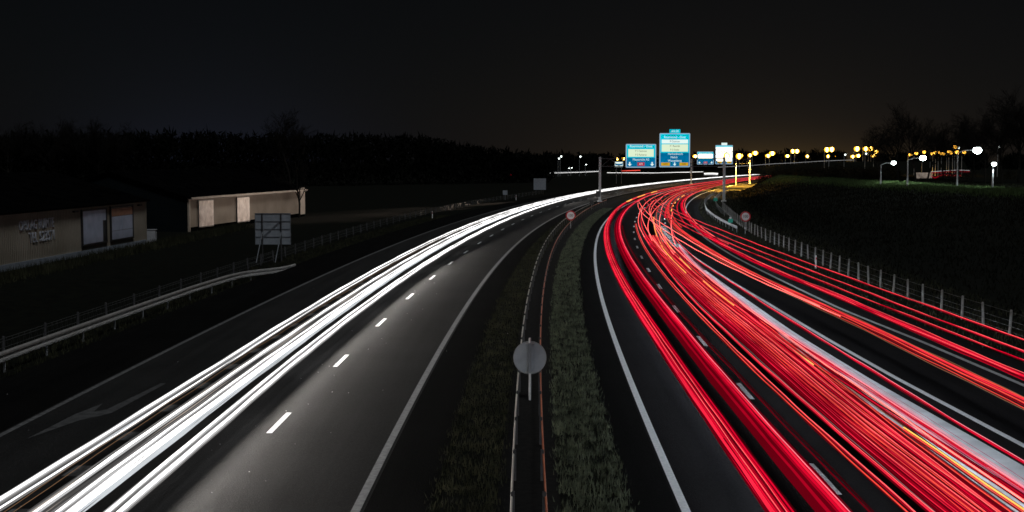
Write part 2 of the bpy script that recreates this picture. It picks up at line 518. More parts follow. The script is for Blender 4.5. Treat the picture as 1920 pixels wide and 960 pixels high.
props(blades('median_grass', scatter(70000, 20, 210, .85, 2.38), .17, .035, M['blade']), kind='stuff')
props(blades('median_grass', scatter(42000, 20, 210, -2.05, -.5), .15, .032, M['blade_dark']), kind='stuff')
props(blades('verge_grass', scatter(26000, 25, 180, -20.5, -18.15), .22, .045, M['blade_dark']), kind='stuff')
props(blades('verge_grass', scatter(42000, 30, 260, lambda s: np.array([exit_edge(q) for q in s]) + 1.95, 24.0), .24, .05, M['blade_dark']), kind='stuff')
# embankment slope and its lit crest
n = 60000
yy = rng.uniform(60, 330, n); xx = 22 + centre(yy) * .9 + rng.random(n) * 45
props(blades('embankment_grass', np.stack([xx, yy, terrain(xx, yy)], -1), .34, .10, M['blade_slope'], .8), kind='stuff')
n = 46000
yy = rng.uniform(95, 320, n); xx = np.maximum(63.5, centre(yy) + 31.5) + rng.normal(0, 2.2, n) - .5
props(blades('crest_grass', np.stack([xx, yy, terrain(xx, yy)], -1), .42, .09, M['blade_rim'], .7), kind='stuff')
# tall reeds in the ditch before the shed
n = 16000
yy = rng.uniform(60, 150, n); xx = -32.0 + (yy - 90) * .03 + rng.normal(0, .55, n)
props(blades('ditch_reeds', np.stack([xx, yy, terrain(xx, yy)], -1), .62, .05, M['blade_dark'], .35), kind='stuff')


n = 90
gs = rng.uniform(22, 120, n); gofs = np.where(rng.random(n) < .6, rng.normal(-6.6, .8, n), rng.uniform(-17.5, 2.0, n))
V = []; F = []
for s, o in zip(gs, gofs):
    q = at(s, o, .028); r_ = random.uniform(.007, .022); b_ = len(V)
    for k in range(4): V.append((q.x + r_ * math.cos(k * 1.57 + s) * random.uniform(.6, 1.3), q.y + r_ * math.sin(k * 1.57 + s) * random.uniform(.6, 1.6), q.z))
    V.append((q.x, q.y, q.z + r_ * .8))
    for k in range(4): F.append((b_ + k, b_ + (k + 1) % 4, b_ + 4))
props(np_mesh('grit', np.array(V), np.array(F), M['white_plastic']), kind='stuff')


# ------------------------------------------------------------------ guard rails and fences
def sweep(prof, path, up=Vector((0, 0, 1)), ws=None):
    """sweeps a closed (side, height) profile along points given as (position)"""
    v = []; f = []; k = len(prof)
    for i, p in enumerate(path):
        t = (path[min(i + 1, len(path) - 1)] - path[max(i - 1, 0)]).normalized()
        side = Vector((t.y, -t.x, 0)).normalized()
        for a, b in prof: v.append(p + side * (a * (ws[i] if ws else 1)) + up * b)
    for i in range(len(path) - 1):
        for j in range(k):
            f.append((i * k + j, i * k + (j + 1) % k, (i + 1) * k + (j + 1) % k, (i + 1) * k + j))
    f.append(tuple(range(k))[::-1]); f.append(tuple((len(path) - 1) * k + j for j in range(k)))
    return v, f


WB = [(.0, -.155), (.03, -.155), (.075, -.11), (.075, -.06), (.03, -.015), (.03, .015), (.075, .06), (.075, .11), (.03, .155), (.0, .155)]


TUBE = [(.024 * math.cos(2 * PI * k / 14), .034 * math.sin(2 * PI * k / 14)) for k in range(14)]


def guardrail(label, path_so, face, spacing, dip=None, group=None, prof=WB, mat=None, z0=.60):
    """path_so: list of (s, offset); face=+1 the beam faces the right-hand road"""
    s0, s1 = path_so[0][0], path_so[-1][0]
    of = lerp(path_so)
    root = empty('guardrail', at(s0, of(s0), 0), 0, label, 'guardrail', group)
    inv = Matrix.Translation(-root.location)

    def zz(s):
        return z0 - (dip(s) if dip else 0)
    pts = [inv @ at(s, of(s), zz(s)) for s in along(s0, s1, 2, 4)]
    v, f = sweep([(a * face, b) for a, b in (prof if face > 0 else prof[::-1])], pts)
    mesh_obj('beam', v, f, mat or M['rail_paint'], root, smooth_shade=len(prof) > 12)
    # bolted joints every four metres
    s = s0 + 1.
    proto = None
    while s < s1 - .5:
        zt = zz(s)
        if zt > .25:
            if proto is None:
                mb = MB(); mb.box(-.03, .03, -.05, .05, -.62, .12)
                mb.box(-.05 if face < 0 else .03, -.03 if face < 0 else .05, -.06, .06, -.1, .1)
                proto = mb.build('post', M['dark_metal'] if len(prof) > 12 else M['galv_dull'], root)
                p = proto
            else:
                p = proto.copy(); COL.objects.link(p); p.parent = root
            q = inv @ at(s, of(s) - face * .035, zt)
            p.location = q; p.rotation_euler = (0, 0, -math.atan(float(slope(s))))
        s += spacing
    return root


ldip = lambda s: .58 * float(smooth((s - 78) / 16.0))
guardrail('grey steel guardrail whose end bends down beside the left shoulder', [(22, -18.75), (48, -18.75), (72, -18.7), (94, -17.9)], 1, 4.0, ldip, prof=[(a * 1.1, b * 1.25) for a, b in WB])
guardrail('thin cream guardrail on the left side of the median strip', [(14, -.12), (26, -.2), (48, -.28), (78, -.42), (115, -.7), (150, -.9), (215, -1.1)], -1, 4.0, z0=.68, prof=TUBE, mat=M['rail_gloss'])
guardrail('thin reddish orange guardrail on the right side of the median strip', [(14, .55), (26, .5), (57, .42), (78, .36), (115, .2), (150, .12), (232, -.3)], 1, 4.0, z0=.68, prof=TUBE, mat=M['rail_red_tint'])
guardrail('low curved guardrail nearest the road with green reflectors before the right fence', [(140, 17.9), (154, 17.5), (170, 17.1), (190, 16.8), (234, 16.6), (300, 16.6)], -1, 4.0)
guardrail('second curved guardrail lit yellow behind the first on the right bend', [(182, 18.9), (212, 18.6), (260, 18.2), (330, 17.9)], -1, 4.0)


def wire_fence(label, path_so, spacing, hgt, group, mat, net=True):
    s0, s1 = path_so[0][0], path_so[-1][0]; of = lerp(path_so)
    b = at(s0, of(s0)); b.z = float(terrain(b.x, b.y))
    root = empty('wire_fence', b, 0, label, 'fence', group)
    s = s0; proto = None; tops = []
    while s <= s1:
        q = at(s, of(s)); q.z = float(terrain(q.x, q.y)); q -= root.location
        if proto is None:
            mb = MB(); mb.tube([(0, 0, -.1), (0, 0, hgt)], [.065, .055], 7); mb.tube([(0, 0, hgt - .002), (0, 0, hgt + .02)], [.055, .025], 7)
            proto = mb.build('post', mat, root); p = proto
        else:
            p = proto.copy(); COL.objects.link(p); p.parent = root
        p.location = q; p.rotation_euler = (random.uniform(-.05, .05), random.uniform(-.06, .06), random.uniform(0, 3)); tops.append(q)
        s += spacing * random.uniform(.93, 1.07)
    mb = MB()
    for hz in (.18, .42, .66, hgt - .08):
        mb.tube([t + Vector((0, 0, hz)) for t in tops], .009, 3, cap=False)
    mb.build('wire', M['wire'], root)
    if net:
        v = []; f = []; up_ = False                              # one continuous diagonal mesh wire
        for a, c in zip(tops, tops[1:]):
            d = (c - a).normalized() * .011
            for j in range(14):
                q = a.lerp(c, j / 14) + Vector((0, 0, hgt - .08 if up_ else .08)); up_ = not up_
                v += [q - d, q + d]
                if len(v) > 2: k = len(v); f.append((k - 4, k - 3, k - 1, k - 2))
        mb = MB().add(v, f)
        mb.build('netting', M['wire'], root)
    return root


wire_fence('long low netting fence behind the left guardrail and shoulder', [(34, -20.1), (60, -20.2), (103, -20.6), (142, -21.5), (184, -22.2), (300, -22.2)], 4.0, .85, None, M['dark_post'])
wire_fence('wire fence with pale posts along the foot of the right embankment', [(40, 21.2), (57, 20.75), (71, 20.2), (93, 20.0), (107, 19.8), (140, 19.3), (184, 19.6), (215, 19.4)], 3.0, 1.12, None, M['wood_post'], net=False)


# ------------------------------------------------------------------ letters
def text_mesh(body, size, align='CENTER', depth=0.0):
    cu = bpy.data.curves.new('lettering', 'FONT'); cu.body = body; cu.size = size; cu.align_x = align; cu.align_y = 'CENTER'
    cu.extrude = depth; cu.resolution_u = 2
    o = bpy.data.objects.new('lettering', cu); COL.objects.link(o)
    dg = bpy.context.evaluated_depsgraph_get()
    me = bpy.data.meshes.new_from_object(o.evaluated_get(dg))
    bpy.data.objects.remove(o); bpy.data.curves.remove(cu)
    return me


def lettering(name, body, size, mat, parent, loc, rot=(PI / 2, 0, 0), sx=1.0, depth=.004, align='CENTER'):
    me = text_mesh(body, size, align, depth); me.name = name
    me.materials.clear(); me.materials.append(mat)
    for p in me.polygons: p.material_index = 0
    o = bpy.data.objects.new(name, me); COL.objects.link(o); o.parent = parent
    o.location = loc; o.rotation_euler = rot; o.scale = (sx, 1, 1)
    return o


def disc(mb, r, y0, y1, z, n=40, m=0, r_in=0.0):
    v = []; f = []
    for k in range(n):
        a = 2 * PI * k / n; c, s_ = math.cos(a), math.sin(a)
        v += [(r * c, y0, z + r * s_), (r * c, y1, z + r * s_)]
        if r_in: v += [(r_in * c, y0, z + r_in * s_), (r_in * c, y1, z + r_in * s_)]
    q = 4 if r_in else 2
    for k in range(n):
        a, b = k * q, ((k + 1) % n) * q
        f.append((a, b, b + 1, a + 1))
        if r_in:
            f.append((a + 2, a + 3, b + 3, b + 2)); f.append((a, a + 2, b + 2, b)); f.append((a + 1, b + 1, b + 3, a + 3))
    if not r_in:
        f.append(tuple(k * 2 for k in range(n))[::-1]); f.append(tuple(k * 2 + 1 for k in range(n)))
    mb.add(v, f, m); return mb


# ------------------------------------------------------------------ round signs
def speed_sign(label, loc, zc, r, rz):
    root = empty('speed_limit_sign', loc, rz, label, 'road sign', 'round speed limit signs')
    MB().tube([(0, .06, -.1), (0, .06, zc + r * .9)], .032, 10).build('post', M['galv'], root)
    disc(MB(), r, .0, .025, zc).build('plate', M['white_film'], root)
    disc(MB(), r, -.012, -.002, zc, r_in=r * .76).build('red_ring', M['red_film'], root)
    lettering('numerals', '100', r * .82, M['black_film'], root, (0, -.008, zc), sx=.86)
    return root


q = at(137.5, 18.5); speed_sign('red rimmed 100 speed sign at the foot of the right embankment', (q.x, q.y, 0), 1.85, .53, 0.03)
q = at(148, .2); speed_sign('red rimmed 100 speed sign in the narrow median between the carriageways', (q.x, q.y, 0), 1.45, .55, -.03)

root = empty('round_sign', at(41.8, .12), .0, 'large round traffic sign seen from its grey back in the median', 'road sign')
MB().tube([(0, 0, -.1), (0, 0, 2.0)], .036, 12).build('post', M['galv'], root)
disc(MB(), .52, .06, .09, 1.36, 56).build('plate', M['sign_back'], root)
disc(MB(), .528, .055, .096, 1.36, 56, r_in=.505).build('rim', M['galv_dull'], root)
mb = MB()
for zc in (.90, 1.82):
    mb.box(-.14, .14, .035, .06, zc - .02, zc + .02); mb.box(-.05, .05, -.045, .035, zc - .018, zc + .018)
    for xx_ in (-.11, -.06, .06, .11): mb.ball((xx_, .03, zc), .012, sub=1)
mb.build('clamp', M['galv'], root)
mb = MB(); mb.box(-.046, .046, -.05, -.037, .88, 1.84, bev=.005); mb.build('post_shade_strip', M['frame_mid'], root)  # dark strip stands in for shade on the post across the plate

# big square sign seen from behind on the left verge
root = empty('roadside_sign', (-17.95, 100, 0), math.radians(2), 'large square road sign seen from its bare grey back on the left verge', 'road sign')
mb = MB(); mb.box(-1.32, 1.32, .0, .05, 1.26, 3.62, bev=.02); mb.build('panel', M['sign_back'], root)
mb = MB()
for zc in (1.28, 1.85, 2.43, 3.02, 3.6): mb.box(-1.3, 1.3, -.05, -.002, zc - .02, zc + .02)
for xx_ in (-1.31, 1.31): mb.box(xx_ - .02, xx_ + .02, -.04, .052, 1.25, 3.63)
mb.tube([(-.7, -.09, 1.9), (.62, -.09, 3.1)], .03, 6)
mb.build('back_frame', M['frame_mid'], root)
for xx_ in (-.78, .62):
    MB().tube([(xx_, -.1, -.1), (xx_, -.1, 3.6)], .055, 10).build('leg', M['dark_metal'], root)
    MB().tube([(xx_ - .32, -1.3, -.1), (xx_, -.12, 2.2)], .04, 8).build('brace', M['frame_mid'], root)

root = empty('roadside_sign', (6.2, 298, 0), .05, 'small distant square sign seen from behind at the far left verge', 'road sign')
mb = MB(); mb.box(-1.38, 1.38, 0, .05, .95, 3.5, bev=.02); mb.build('panel', M['sign_back'], root)
for xx_ in (-.8, .8): MB().tube([(xx_, .09, -.1), (xx_, .09, 3.4)], .06, 8).build('leg', M['dark_metal'], root)
q = at(250, -21.3)
root = empty('kilometre_marker', (q.x, q.y, 0), .1, 'small dark marker plate on a post at the end of the left fence', 'marker')
MB().tube([(0, .04, -.1), (0, .04, 1.6)], .04, 8).build('post', M['galv_dull'], root)
mb = MB(); mb.box(-.45, .45, 0, .03, 1.0, 1.85, bev=.01); mb.build('plate', M['sign_back'], root)


# ------------------------------------------------------------------ delineators
def delineator(label, loc, film, group):
    root = empty('delineator_post', loc, 0, label, 'marker post', group)
    mb = MB(); mb.tube([(0, 0, -.1), (0, 0, .86), (0, .02, .93)], [.065, .055, .02], 10); mb.build('post', M['white_plastic'], root)
    mb = MB(); mb.box(-.035, .035, -.075, -.052, .62, .78); mb.build('reflector', film, root)
    return root


q = at(94.5, 19.0); delineator('white plastic marker post before the right wire fence', (q.x, q.y, 0), M['red_film'], 'roadside marker posts')
q = at(172, -19.3); delineator('slim white marker post before the left netting fence', (q.x, q.y, 0), M['red_film'], 'roadside marker posts')
q = at(250, -19.2); delineator('slim pale marker post below the dark marker plate', (q.x, q.y, 0), M['red_film'], 'roadside marker posts')


def rail_reflector(label, s, o, k):
    q = at(s, o, .74)
    root = empty('rail_reflector', q, 0, label, 'reflector', 'green reflectors on the right guardrail')
    mb = MB(); mb.box(-.26 * k, .26 * k, -.05, .0, 0, .42 * k, bev=.05 * k); mb.build('housing', M['green_film'], root)
    mb = MB(); mb.box(-.14 * k, .12 * k, -.06, -.052, .44 * k, .62 * k); mb.box(-.03, .03, -.04, .0, -.12, .5 * k); mb.build('cap', M['white_film'], root)
    return root


rail_reflector('green reflector on the curved guardrail nearest the right speed sign', 148, 17.75, 1.0)
rail_reflector('pale green reflector on the curved guardrail farther into the bend', 226, 18.4, 1.25)
q = at(205, -.6)
root = empty('marker_plate', (q.x, q.y, 0), 0, 'small dark marker plate on the median guardrail before the gantry', 'marker')
MB().tube([(0, 0, 0), (0, 0, 1.0)], .05, 8).build('post', M['galv'], root)
mb = MB(); mb.box(-.28, .28, -.05, -.02, .75, 1.35, bev=.01); mb.build('plate', M['dark_metal'], root)


# ------------------------------------------------------------------ gantries
def sign_panel(root, x0, x1, z0, z1, top, rows, name='sign_panel', overexposed=False):
    """rows: (kind, x fraction, z fraction, w, h, text)"""
    W, Hh = x1 - x0, z1 - z0
    mb = MB(); mb.box(x0, x1, -.42, -.22, z0, z1, bev=.09); p = mb.build(name, M['sign_edge'] if not overexposed else M['sign_edge'], root)
    mb = MB(); mb.box(x0 + .16, x1 - .16, -.43, -.424, z0 + .16, z0 + Hh * .42); mb.build('lower_face', M['sign_blue'], p)
    mb = MB(); mb.box(x0 + .16, x1 - .16, -.43, -.424, z0 + Hh * .42 + .002, z1 - .16); mb.build('upper_face', M['sign_cyan'], p)
    for kind, fx, fz, fw, fh, txt in rows:
        cx, cz = x0 + W * fx, z0 + Hh * fz
        if kind == 'txt':
            lettering('lettering', txt, fh * Hh, M['sign_white'], p, (cx, -.436, cz), sx=fw)
        elif kind == 'arrow':
            a = fh * Hh
            v = [(cx - a * .16, -.436, cz + a * .5), (cx + a * .16, -.436, cz + a * .5), (cx + a * .16, -.436, cz), (cx + a * .5, -.436, cz), (cx, -.436, cz - a * .5), (cx - a * .5, -.436, cz), (cx - a * .16, -.436, cz)]
            v2 = [(a_, -.431, c_) for a_, b_, c_ in v]
            k = len(v)
            mesh_obj('arrow', v + v2, [tuple(range(k))] + [(i, i + k, (i + 1) % k + k, (i + 1) % k) for i in range(k)], M['sign_white'], p)
        else:
            mat = {'cream': M['sign_cream'], 'white': M['sign_white'], 'red': M['sign_red'], 'yellow': M['sign_yellow'], 'hot': M['sign_hot']}[kind]
            mb = MB(); mb.box(cx - fw * W / 2, cx + fw * W / 2, -.437, -.4315, cz - fh * Hh / 2, cz + fh * Hh / 2)
            o = mb.build('inset', mat, p)
            if txt:
                lines = txt.split('\n')
                for i, t in enumerate(lines):
                    hh = fh * Hh / len(lines)
                    lettering('lettering', t, hh * .72, M['black_film'] if kind in ('cream', 'white', 'yellow', 'hot') else M['sign_white'], p, (cx, -.440, cz + fh * Hh / 2 - hh * (i + .5)), sx=.8)
    return p


def gantry(label, y, xl, xr, group, overexposed=False):
    root = empty('sign_gantry', (xl, y, 0), 0, label, 'sign gantry', group)
    W = xr - xl
    for x in (0, W):
        mb = MB(); mb.box(x - .22, x + .22, -.2, .2, 0, 8.15, bev=.04); mb.box(x - .42, x + .42, -.4, .4, -.05, .25, bev=.03)
        mb.build('pole', M['post_grey'], root)
    mb = MB()
    for zc in (6.45, 7.85):
        for yy_ in (-.16, .16): mb.box(.24, W - .24, yy_ - .06, yy_ + .06, zc - .07, zc + .07)
    k = 14
    for i in range(k):
        a, b = .3 + (W - .6) * i / k, .3 + (W - .6) * (i + 1) / k
        za, zb = (6.5, 7.8) if i % 2 == 0 else (7.8, 6.5)
        for yy_ in (-.16, .16): mb.tube([(a, yy_, za), (b, yy_, zb)], .045, 6)
    mb.build('truss_beam', M['dark_metal'], root)
    return root


XL, Y1 = 16.0, 243.0
gt = gantry('nearer gantry with two large blue direction signs above the red trails', Y1, XL, 38.6, 'motorway sign gantries')
sign_panel(gt, 20.65 - XL, 26.15 - XL, 6.22, 10.5, None, [
    ('txt', .5, .90, .92, .14, 'Roermond - Oost'), ('cream', .5, .62, .84, .32, 'P 1 Centrum\nP 2 Parkeren'),
    ('txt', .5, .34, .95, .13, 'Maastricht A2'), ('arrow', .13, .15, 0, .17, ''), ('red', .5, .15, .24, .15, 'A73'), ('arrow', .87, .15, 0, .17, '')])
p2 = sign_panel(gt, 26.75 - XL, 32.3 - XL, 6.3, 12.45, None, [
    ('txt', .5, .88, .92, .095, 'Roermond - Oost'), ('white', .5, .755, .86, .115, 'P Centrum'), ('cream', .5, .565, .86, .215, 'P 1 Roerdal\nP 2 Outlet'),
    ('txt', .52, .39, .95, .085, 'Herkenbosch'), ('txt', .48, .29, .95, .085, 'Melick'), ('txt', .5, .19, .95, .085, 'Wassenberg'),
    ('yellow', .20, .09, .29, .095, 'N293'), ('arrow', .5, .09, 0, .10, ''), ('yellow', .80, .09, .29, .095, 'N280')])
mb = MB(); mb.box(28.55 - XL, 30.5 - XL, -.42, -.24, 12.46, 13.15, bev=.03); tb = mb.build('exit_tab', M['sign_cyan'], p2)
lettering('lettering', 'afrit 20', .5, M['sign_white'], p2, (29.52 - XL, -.426, 12.8), sx=.9)
mb = MB(); mb.box(-.75, .0, -.55, -.25, .9, 2.0, bev=.05); mb.build('control_box', M['dark_metal'], gt)

XL2, Y2 = 57.0, 425.0
gt2 = gantry('farther gantry with overexposed signs among the orange street lamps', Y2, XL2, 75.6, 'motorway sign gantries')
sign_panel(gt2, 58.8 - XL2, 64.1 - XL2, 6.2, 10.25, None, [
    ('hot', .5, .64, .84, .34, 'Roermond'), ('txt', .5, .88, .9, .15, 'Roermond - Oost'), ('arrow', .14, .16, 0, .2, ''), ('red', .5, .15, .24, .15, 'A73'), ('arrow', .87, .16, 0, .2, '')])
p4 = sign_panel(gt2, 64.6 - XL2, 70.1 - XL2, 6.3, 12.3, None, [
    ('hot', .5, .62, .94, .56, 'Centrum'), ('hot', .5, .25, .9, .2, ''), ('yellow', .25, .09, .26, .1, 'N293'), ('yellow', .8, .09, .26, .1, 'N280')])
mb = MB(); mb.box(66.5 - XL2, 68.3 - XL2, -.42, -.24, 12.31, 13.05, bev=.03); mb.build('exit_tab', M['sign_white'], p4)

# small lit sign by the lamps left of the gantry panels
root = empty('roadside_sign', (34.4, 430, 0), 0, 'small white and blue lit sign left of the orange lamp pair', 'road sign')
for xx_ in (-.8, .8): MB().tube([(xx_, .08, -.1), (xx_, .08, 5.4)], .09, 8).build('leg', M['galv'], root)
mb = MB(); mb.box(-1.3, 1.3, -.05, .03, 5.4, 7.0, bev=.03); p = mb.build('panel', M['sign_white'], root)
mb = MB(); mb.box(-1.2, 1.2, -.06, -.052, 5.9, 6.4); mb.build('stripe', M['sign_blue'], p)


# ------------------------------------------------------------------ street lamps
def lamp_proto(name, label, h, head_r, mat_lamp, group, arm=1.2, pole_r=.09, shaft=True, flip=1):
    root = empty(name, (0, 0, 0), 0, label, 'street lamp', group)
    mb = MB()
    mb.tube([(0, 0, -.2), (0, 0, 1.0), (0, 0, h - .35), (flip * arm * .35, 0, h - .05), (flip * arm, 0, h + .05)], [pole_r * 1.3, pole_r * 1.2, pole_r * .8, pole_r * .65, pole_r * .55], 8)
    mb.build('pole', M['post_grey'], root)
    mb = MB(); mb.ball((flip * arm, 0, h), head_r, 1.0, .9, .85, sub=2); mb.build('lamp_bowl', mat_lamp, root, smooth_shade=True)
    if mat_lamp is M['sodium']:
        mb = MB(); mb.ball((flip * arm, 0, h), head_r, 1.28, .8, .86, sub=2); mb.build('lamp_glare_shell', M['sodium_glare'], root, smooth_shade=True)  # orange glare halo built as a shell; bowl oversized for bloom
    mb = MB(); mb.ball((flip * arm, 0, h + head_r * .72), head_r * .8, 1.0, .8, .3, sub=2); mb.build('lamp_hood', M['dark_metal'], root, smooth_shade=True)
    return root


def put(px, py, h):
    """ground position, in metres, of a far lamp of height h seen under this bearing and elevation"""
    Y = (h - 7.6) * 2500.0 / (300.0 - py)
    return ((px - 960) / 2500.0 * Y, Y, 0.0)


# white lamps on the embankment crest
def bank_lamp(label, x, y, hh, r, arm):
    o = lamp_proto('path_lamp', label, hh, r, M['led'], 'white lamps on the embankment', arm=arm, pole_r=.11)
    o.location = (x, y, float(terrain(x, y)))
    li = bpy.data.lights.new('lamp_light', 'SPOT'); li.spot_size = math.radians(132); li.spot_blend = .5; li.energy = 5200 * r; li.color = (.84, 1.0, .95); li.shadow_soft_size = .3
    lo = bpy.data.objects.new('lamp_light', li); COL.objects.link(lo); lo.parent = o; lo.location = (arm, 0, hh - r - .35); lo.rotation_euler = (.42, -.42, 0)
    return o


bank_lamp('white lamp on the embankment crest nearest the orange cluster', 61.3, 222, 3.75, .40, 2.1)
bank_lamp('second white lamp of the embankment row counting from the road', 61.6, 208, 4.4, .50, 2.35)
bank_lamp('tallest and brightest white lamp of the embankment row', 64.0, 192, 5.4, .62, 2.8)
bank_lamp('low white lamp at the right end of the embankment row', 65.5, 182, 3.5, .32, .15)

# orange sodium lamps
SOD = []
h10 = lamp_proto('street_lamp', 'orange street lamp beside the far motorway bend behind the second gantry', 10.0, 1.2, M['sodium'], 'orange street lamps along the motorway', arm=1.4, pole_r=.16)
first = [True]


def sodium(px, py, h, label=None, group=None, proto=h10):
    loc = put(px, py, h)
    if proto is h10 and first[0]: o = proto; first[0] = False
    else: o = copy_tree(proto)
    o.location = loc
    k = h / 10.0; kk = random.uniform(.75, 1.2); o.scale = (kk, kk, k)
    if label: o['label'] = label
    if group: o['group'] = group
    return o


for px, py, h in ((1385, 292, 10.2), (1401, 291, 10.6), (1409, 287, 11.6), (1434, 292, 10.2), (1441, 287.5, 11.2), (1471, 292.5, 10.2), (1481, 283.5, 13), (1488, 283.5, 13), (1509, 293, 10.2)):
    sodium(px, py, h)
for px, py, h in ((1544, 280.5, 13), (1552.5, 280, 13), (1548, 293, 10.2), (1564.5, 293.5, 10.2), (1599.5, 279, 14), (1593, 293.5, 10), (1603, 292, 10.2), (1616, 279, 14), (1626, 279, 14), (1636, 284, 12), (1631, 292, 10.2)):
    sodium(px, py, h, 'orange street lamp in the dense cluster left of the bare trees', 'orange street lamps left of the trees')
sodium(1154, 298, 8.4, 'left one of the orange lamp pair beside the nearer blue sign', 'orange lamps beside the blue sign')
sodium(1165, 297.5, 8.5, 'right one of the orange lamp pair beside the nearer blue sign', 'orange lamps beside the blue sign')
sodium(1298, 293, 10.2, 'single orange lamp between the tall blue sign and the farther gantry', 'orange lamps beside the blue sign')
o = sodium(1365, 296, 8.9, 'orange street lamp with its tall yellow lit pole at the right edge of the bend', 'orange street lamps along the motorway')
o.location = (54.6, 345, 0); o.scale = (.55, .55, .855)
o = sodium(1388, 292, 9, 'orange street lamp just left of the yellow lit gantry pole', 'orange street lamps along the motorway'); o.location = (66.4, 396, 0); o.scale = (.6, .6, .875)
h11 = lamp_proto('street_lamp', 'faint orange lamp seen through the bare trees on the right', 10.0, .80, M['sodium_small'], 'orange lamps behind the bare trees', arm=.9, pole_r=.1)
h11.location = put(1701, 286, 11)
for px, py, h in ((1712, 287.5, 11), (1727, 285, 11), (1742, 288, 11), (1747, 286, 11), (1752, 285, 11.4), (1757, 287, 11), (1763, 288, 11), (1773, 284.5, 11.5), (1777, 286.5, 11), (1784, 275.5, 13.5), (1788, 285, 11), (1792, 287, 11), (1801, 285.5, 11)):
    sodium(px, py, h, proto=h11)
# small white lamps far off
hw = lamp_proto('village_lamp', 'small white lamp in the dark village beyond the left fields', 7.0, .36, M['led_small'], 'white lamps of the far village', arm=.5, pole_r=.08)
hw.location = (-6.2, 600, 0)
for px, z, Y in ((999, 7.3, 600), (1001, 5.8, 610), (1046, 8.3, 620), (1050, 9.3, 640), (1086, 9.2, 630), (1097, 5.4, 640), (1065, 3.6, 650), (1070, 3.8, 650)):
    o = copy_tree(hw); o.location = ((px - 960) / 2500 * Y, Y, 0); o.scale = (1, 1, z / 7.0)
for px, py, h in ((1581, 290, 10.5), (1620, 288, 11), (1793, 277.7, 13), (1868, 275.5, 13)):
    o = copy_tree(hw); o.location = put(px, py, h); o.scale = (1.2, 1.2, h / 7.0)
    o['label'] = 'small white lamp among the orange lamps on the right'; o['group'] = 'white lamps among the orange ones'


# ------------------------------------------------------------------ sheds
def shed(label, p0, p1, eave, ridge, depth, wall_mat, group):
    """p0,p1: ends of the long front; local x runs along the front, local y goes into the building"""
    a = Vector((p0[0], p0[1], 0)); b = Vector((p1[0], p1[1], 0))
    Ln = (b - a).length; ang = math.atan2(b.y - a.y, b.x - a.x)
    root = empty('storage_shed', a, ang, label, 'shed', group)
    # local +y must point away from the road (to the left)
    mb = MB(); v = []; f = []
    pitch = .3; prof = [(0, 0), (.09, 0), (.12, .045), (.21, .045), (.24, 0)]
    xs_ = []
    x = 0
    while x < Ln - .3:
        for px_, d in prof: xs_.append((x + px_, d))
        x += pitch
    xs_.append((Ln, 0))
    for x, d in xs_: v += [(x, d, .45), (x, d, eave)]
    for i in range(len(xs_) - 1): f.append((2 * i, 2 * i + 2, 2 * i + 3, 2 * i + 1))
    mb.add(v, f)
    mb.build('front_wall', wall_mat, root)
    mb = MB(); mb.box(0, Ln, -.06, .04, 0, .46); mb.build('plinth', M['plinth'] if wall_mat is M['clad'] else M['roof'], root)
    hd = depth / 2
    mb = MB()
    for x in (0.0, Ln):
        k = .03 if x == 0 else -.03
        for xx_ in (x, x + k):
            pass
        mb.add([(x, .06, 0), (x, depth, 0), (x, depth, eave), (x, hd, ridge), (x, .06, eave)], [(0, 1, 2, 3, 4)] if x else [(4, 3, 2, 1, 0)])
    mb.add([(0, depth, 0), (Ln, depth, 0), (Ln, depth, eave), (0, depth, eave)], [(0, 1, 2, 3)])
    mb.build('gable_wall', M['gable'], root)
    ov = .35; t = .14; sl = (ridge - eave) / hd
    mb = MB()
    e0 = eave + .03
    for sg in (0, 1):
        y0, y1 = (-.35, hd) if sg == 0 else (depth + .35, hd)
        z0 = e0 - .35 * sl; z1 = ridge + .03
        q = [(-ov, y0, z0), (Ln + ov, y0, z0), (Ln + ov, y1, z1), (-ov, y1, z1)]
        q2 = [(a_, b_, c_ + t) for a_, b_, c_ in q]
        mb.add(q + q2, [(0, 1, 2, 3), (7, 6, 5, 4), (0, 4, 5, 1), (1, 5, 6, 2), (2, 6, 7, 3), (3, 7, 4, 0)])
    mb.build('roof', M['roof'], root)
    return root, Ln


sd, Ln = shed('tan corrugated shed with large wall lettering beside the ditch', (-35.9, 70), (-33.0, 120), 3.95, 6.4, 17, M['clad'], 'storage sheds on the left')
fx = lambda y: (y - 70) * Ln / 50.0


def opening(root, x0, x1, z0, z1, mats, kind, fr=.14):
    mb = MB()
    for a, b, c, d in ((x0 - fr, x0, z0 - fr, z1 + fr), (x1, x1 + fr, z0 - fr, z1 + fr), (x0, x1, z0 - fr, z0), (x0, x1, z1, z1 + fr)):
        mb.box(a, b, -.16, -.02, c, d)
    w_ = mb.build(kind, M['frame_dark'], root)
    for nm, a, b, c, d, m in mats:
        mb = MB(); mb.box(x0 + (x1 - x0) * a, x0 + (x1 - x0) * b, -.10, -.03, z0 + (z1 - z0) * c, z0 + (z1 - z0) * d); mb.build(nm, m, w_)
    return w_


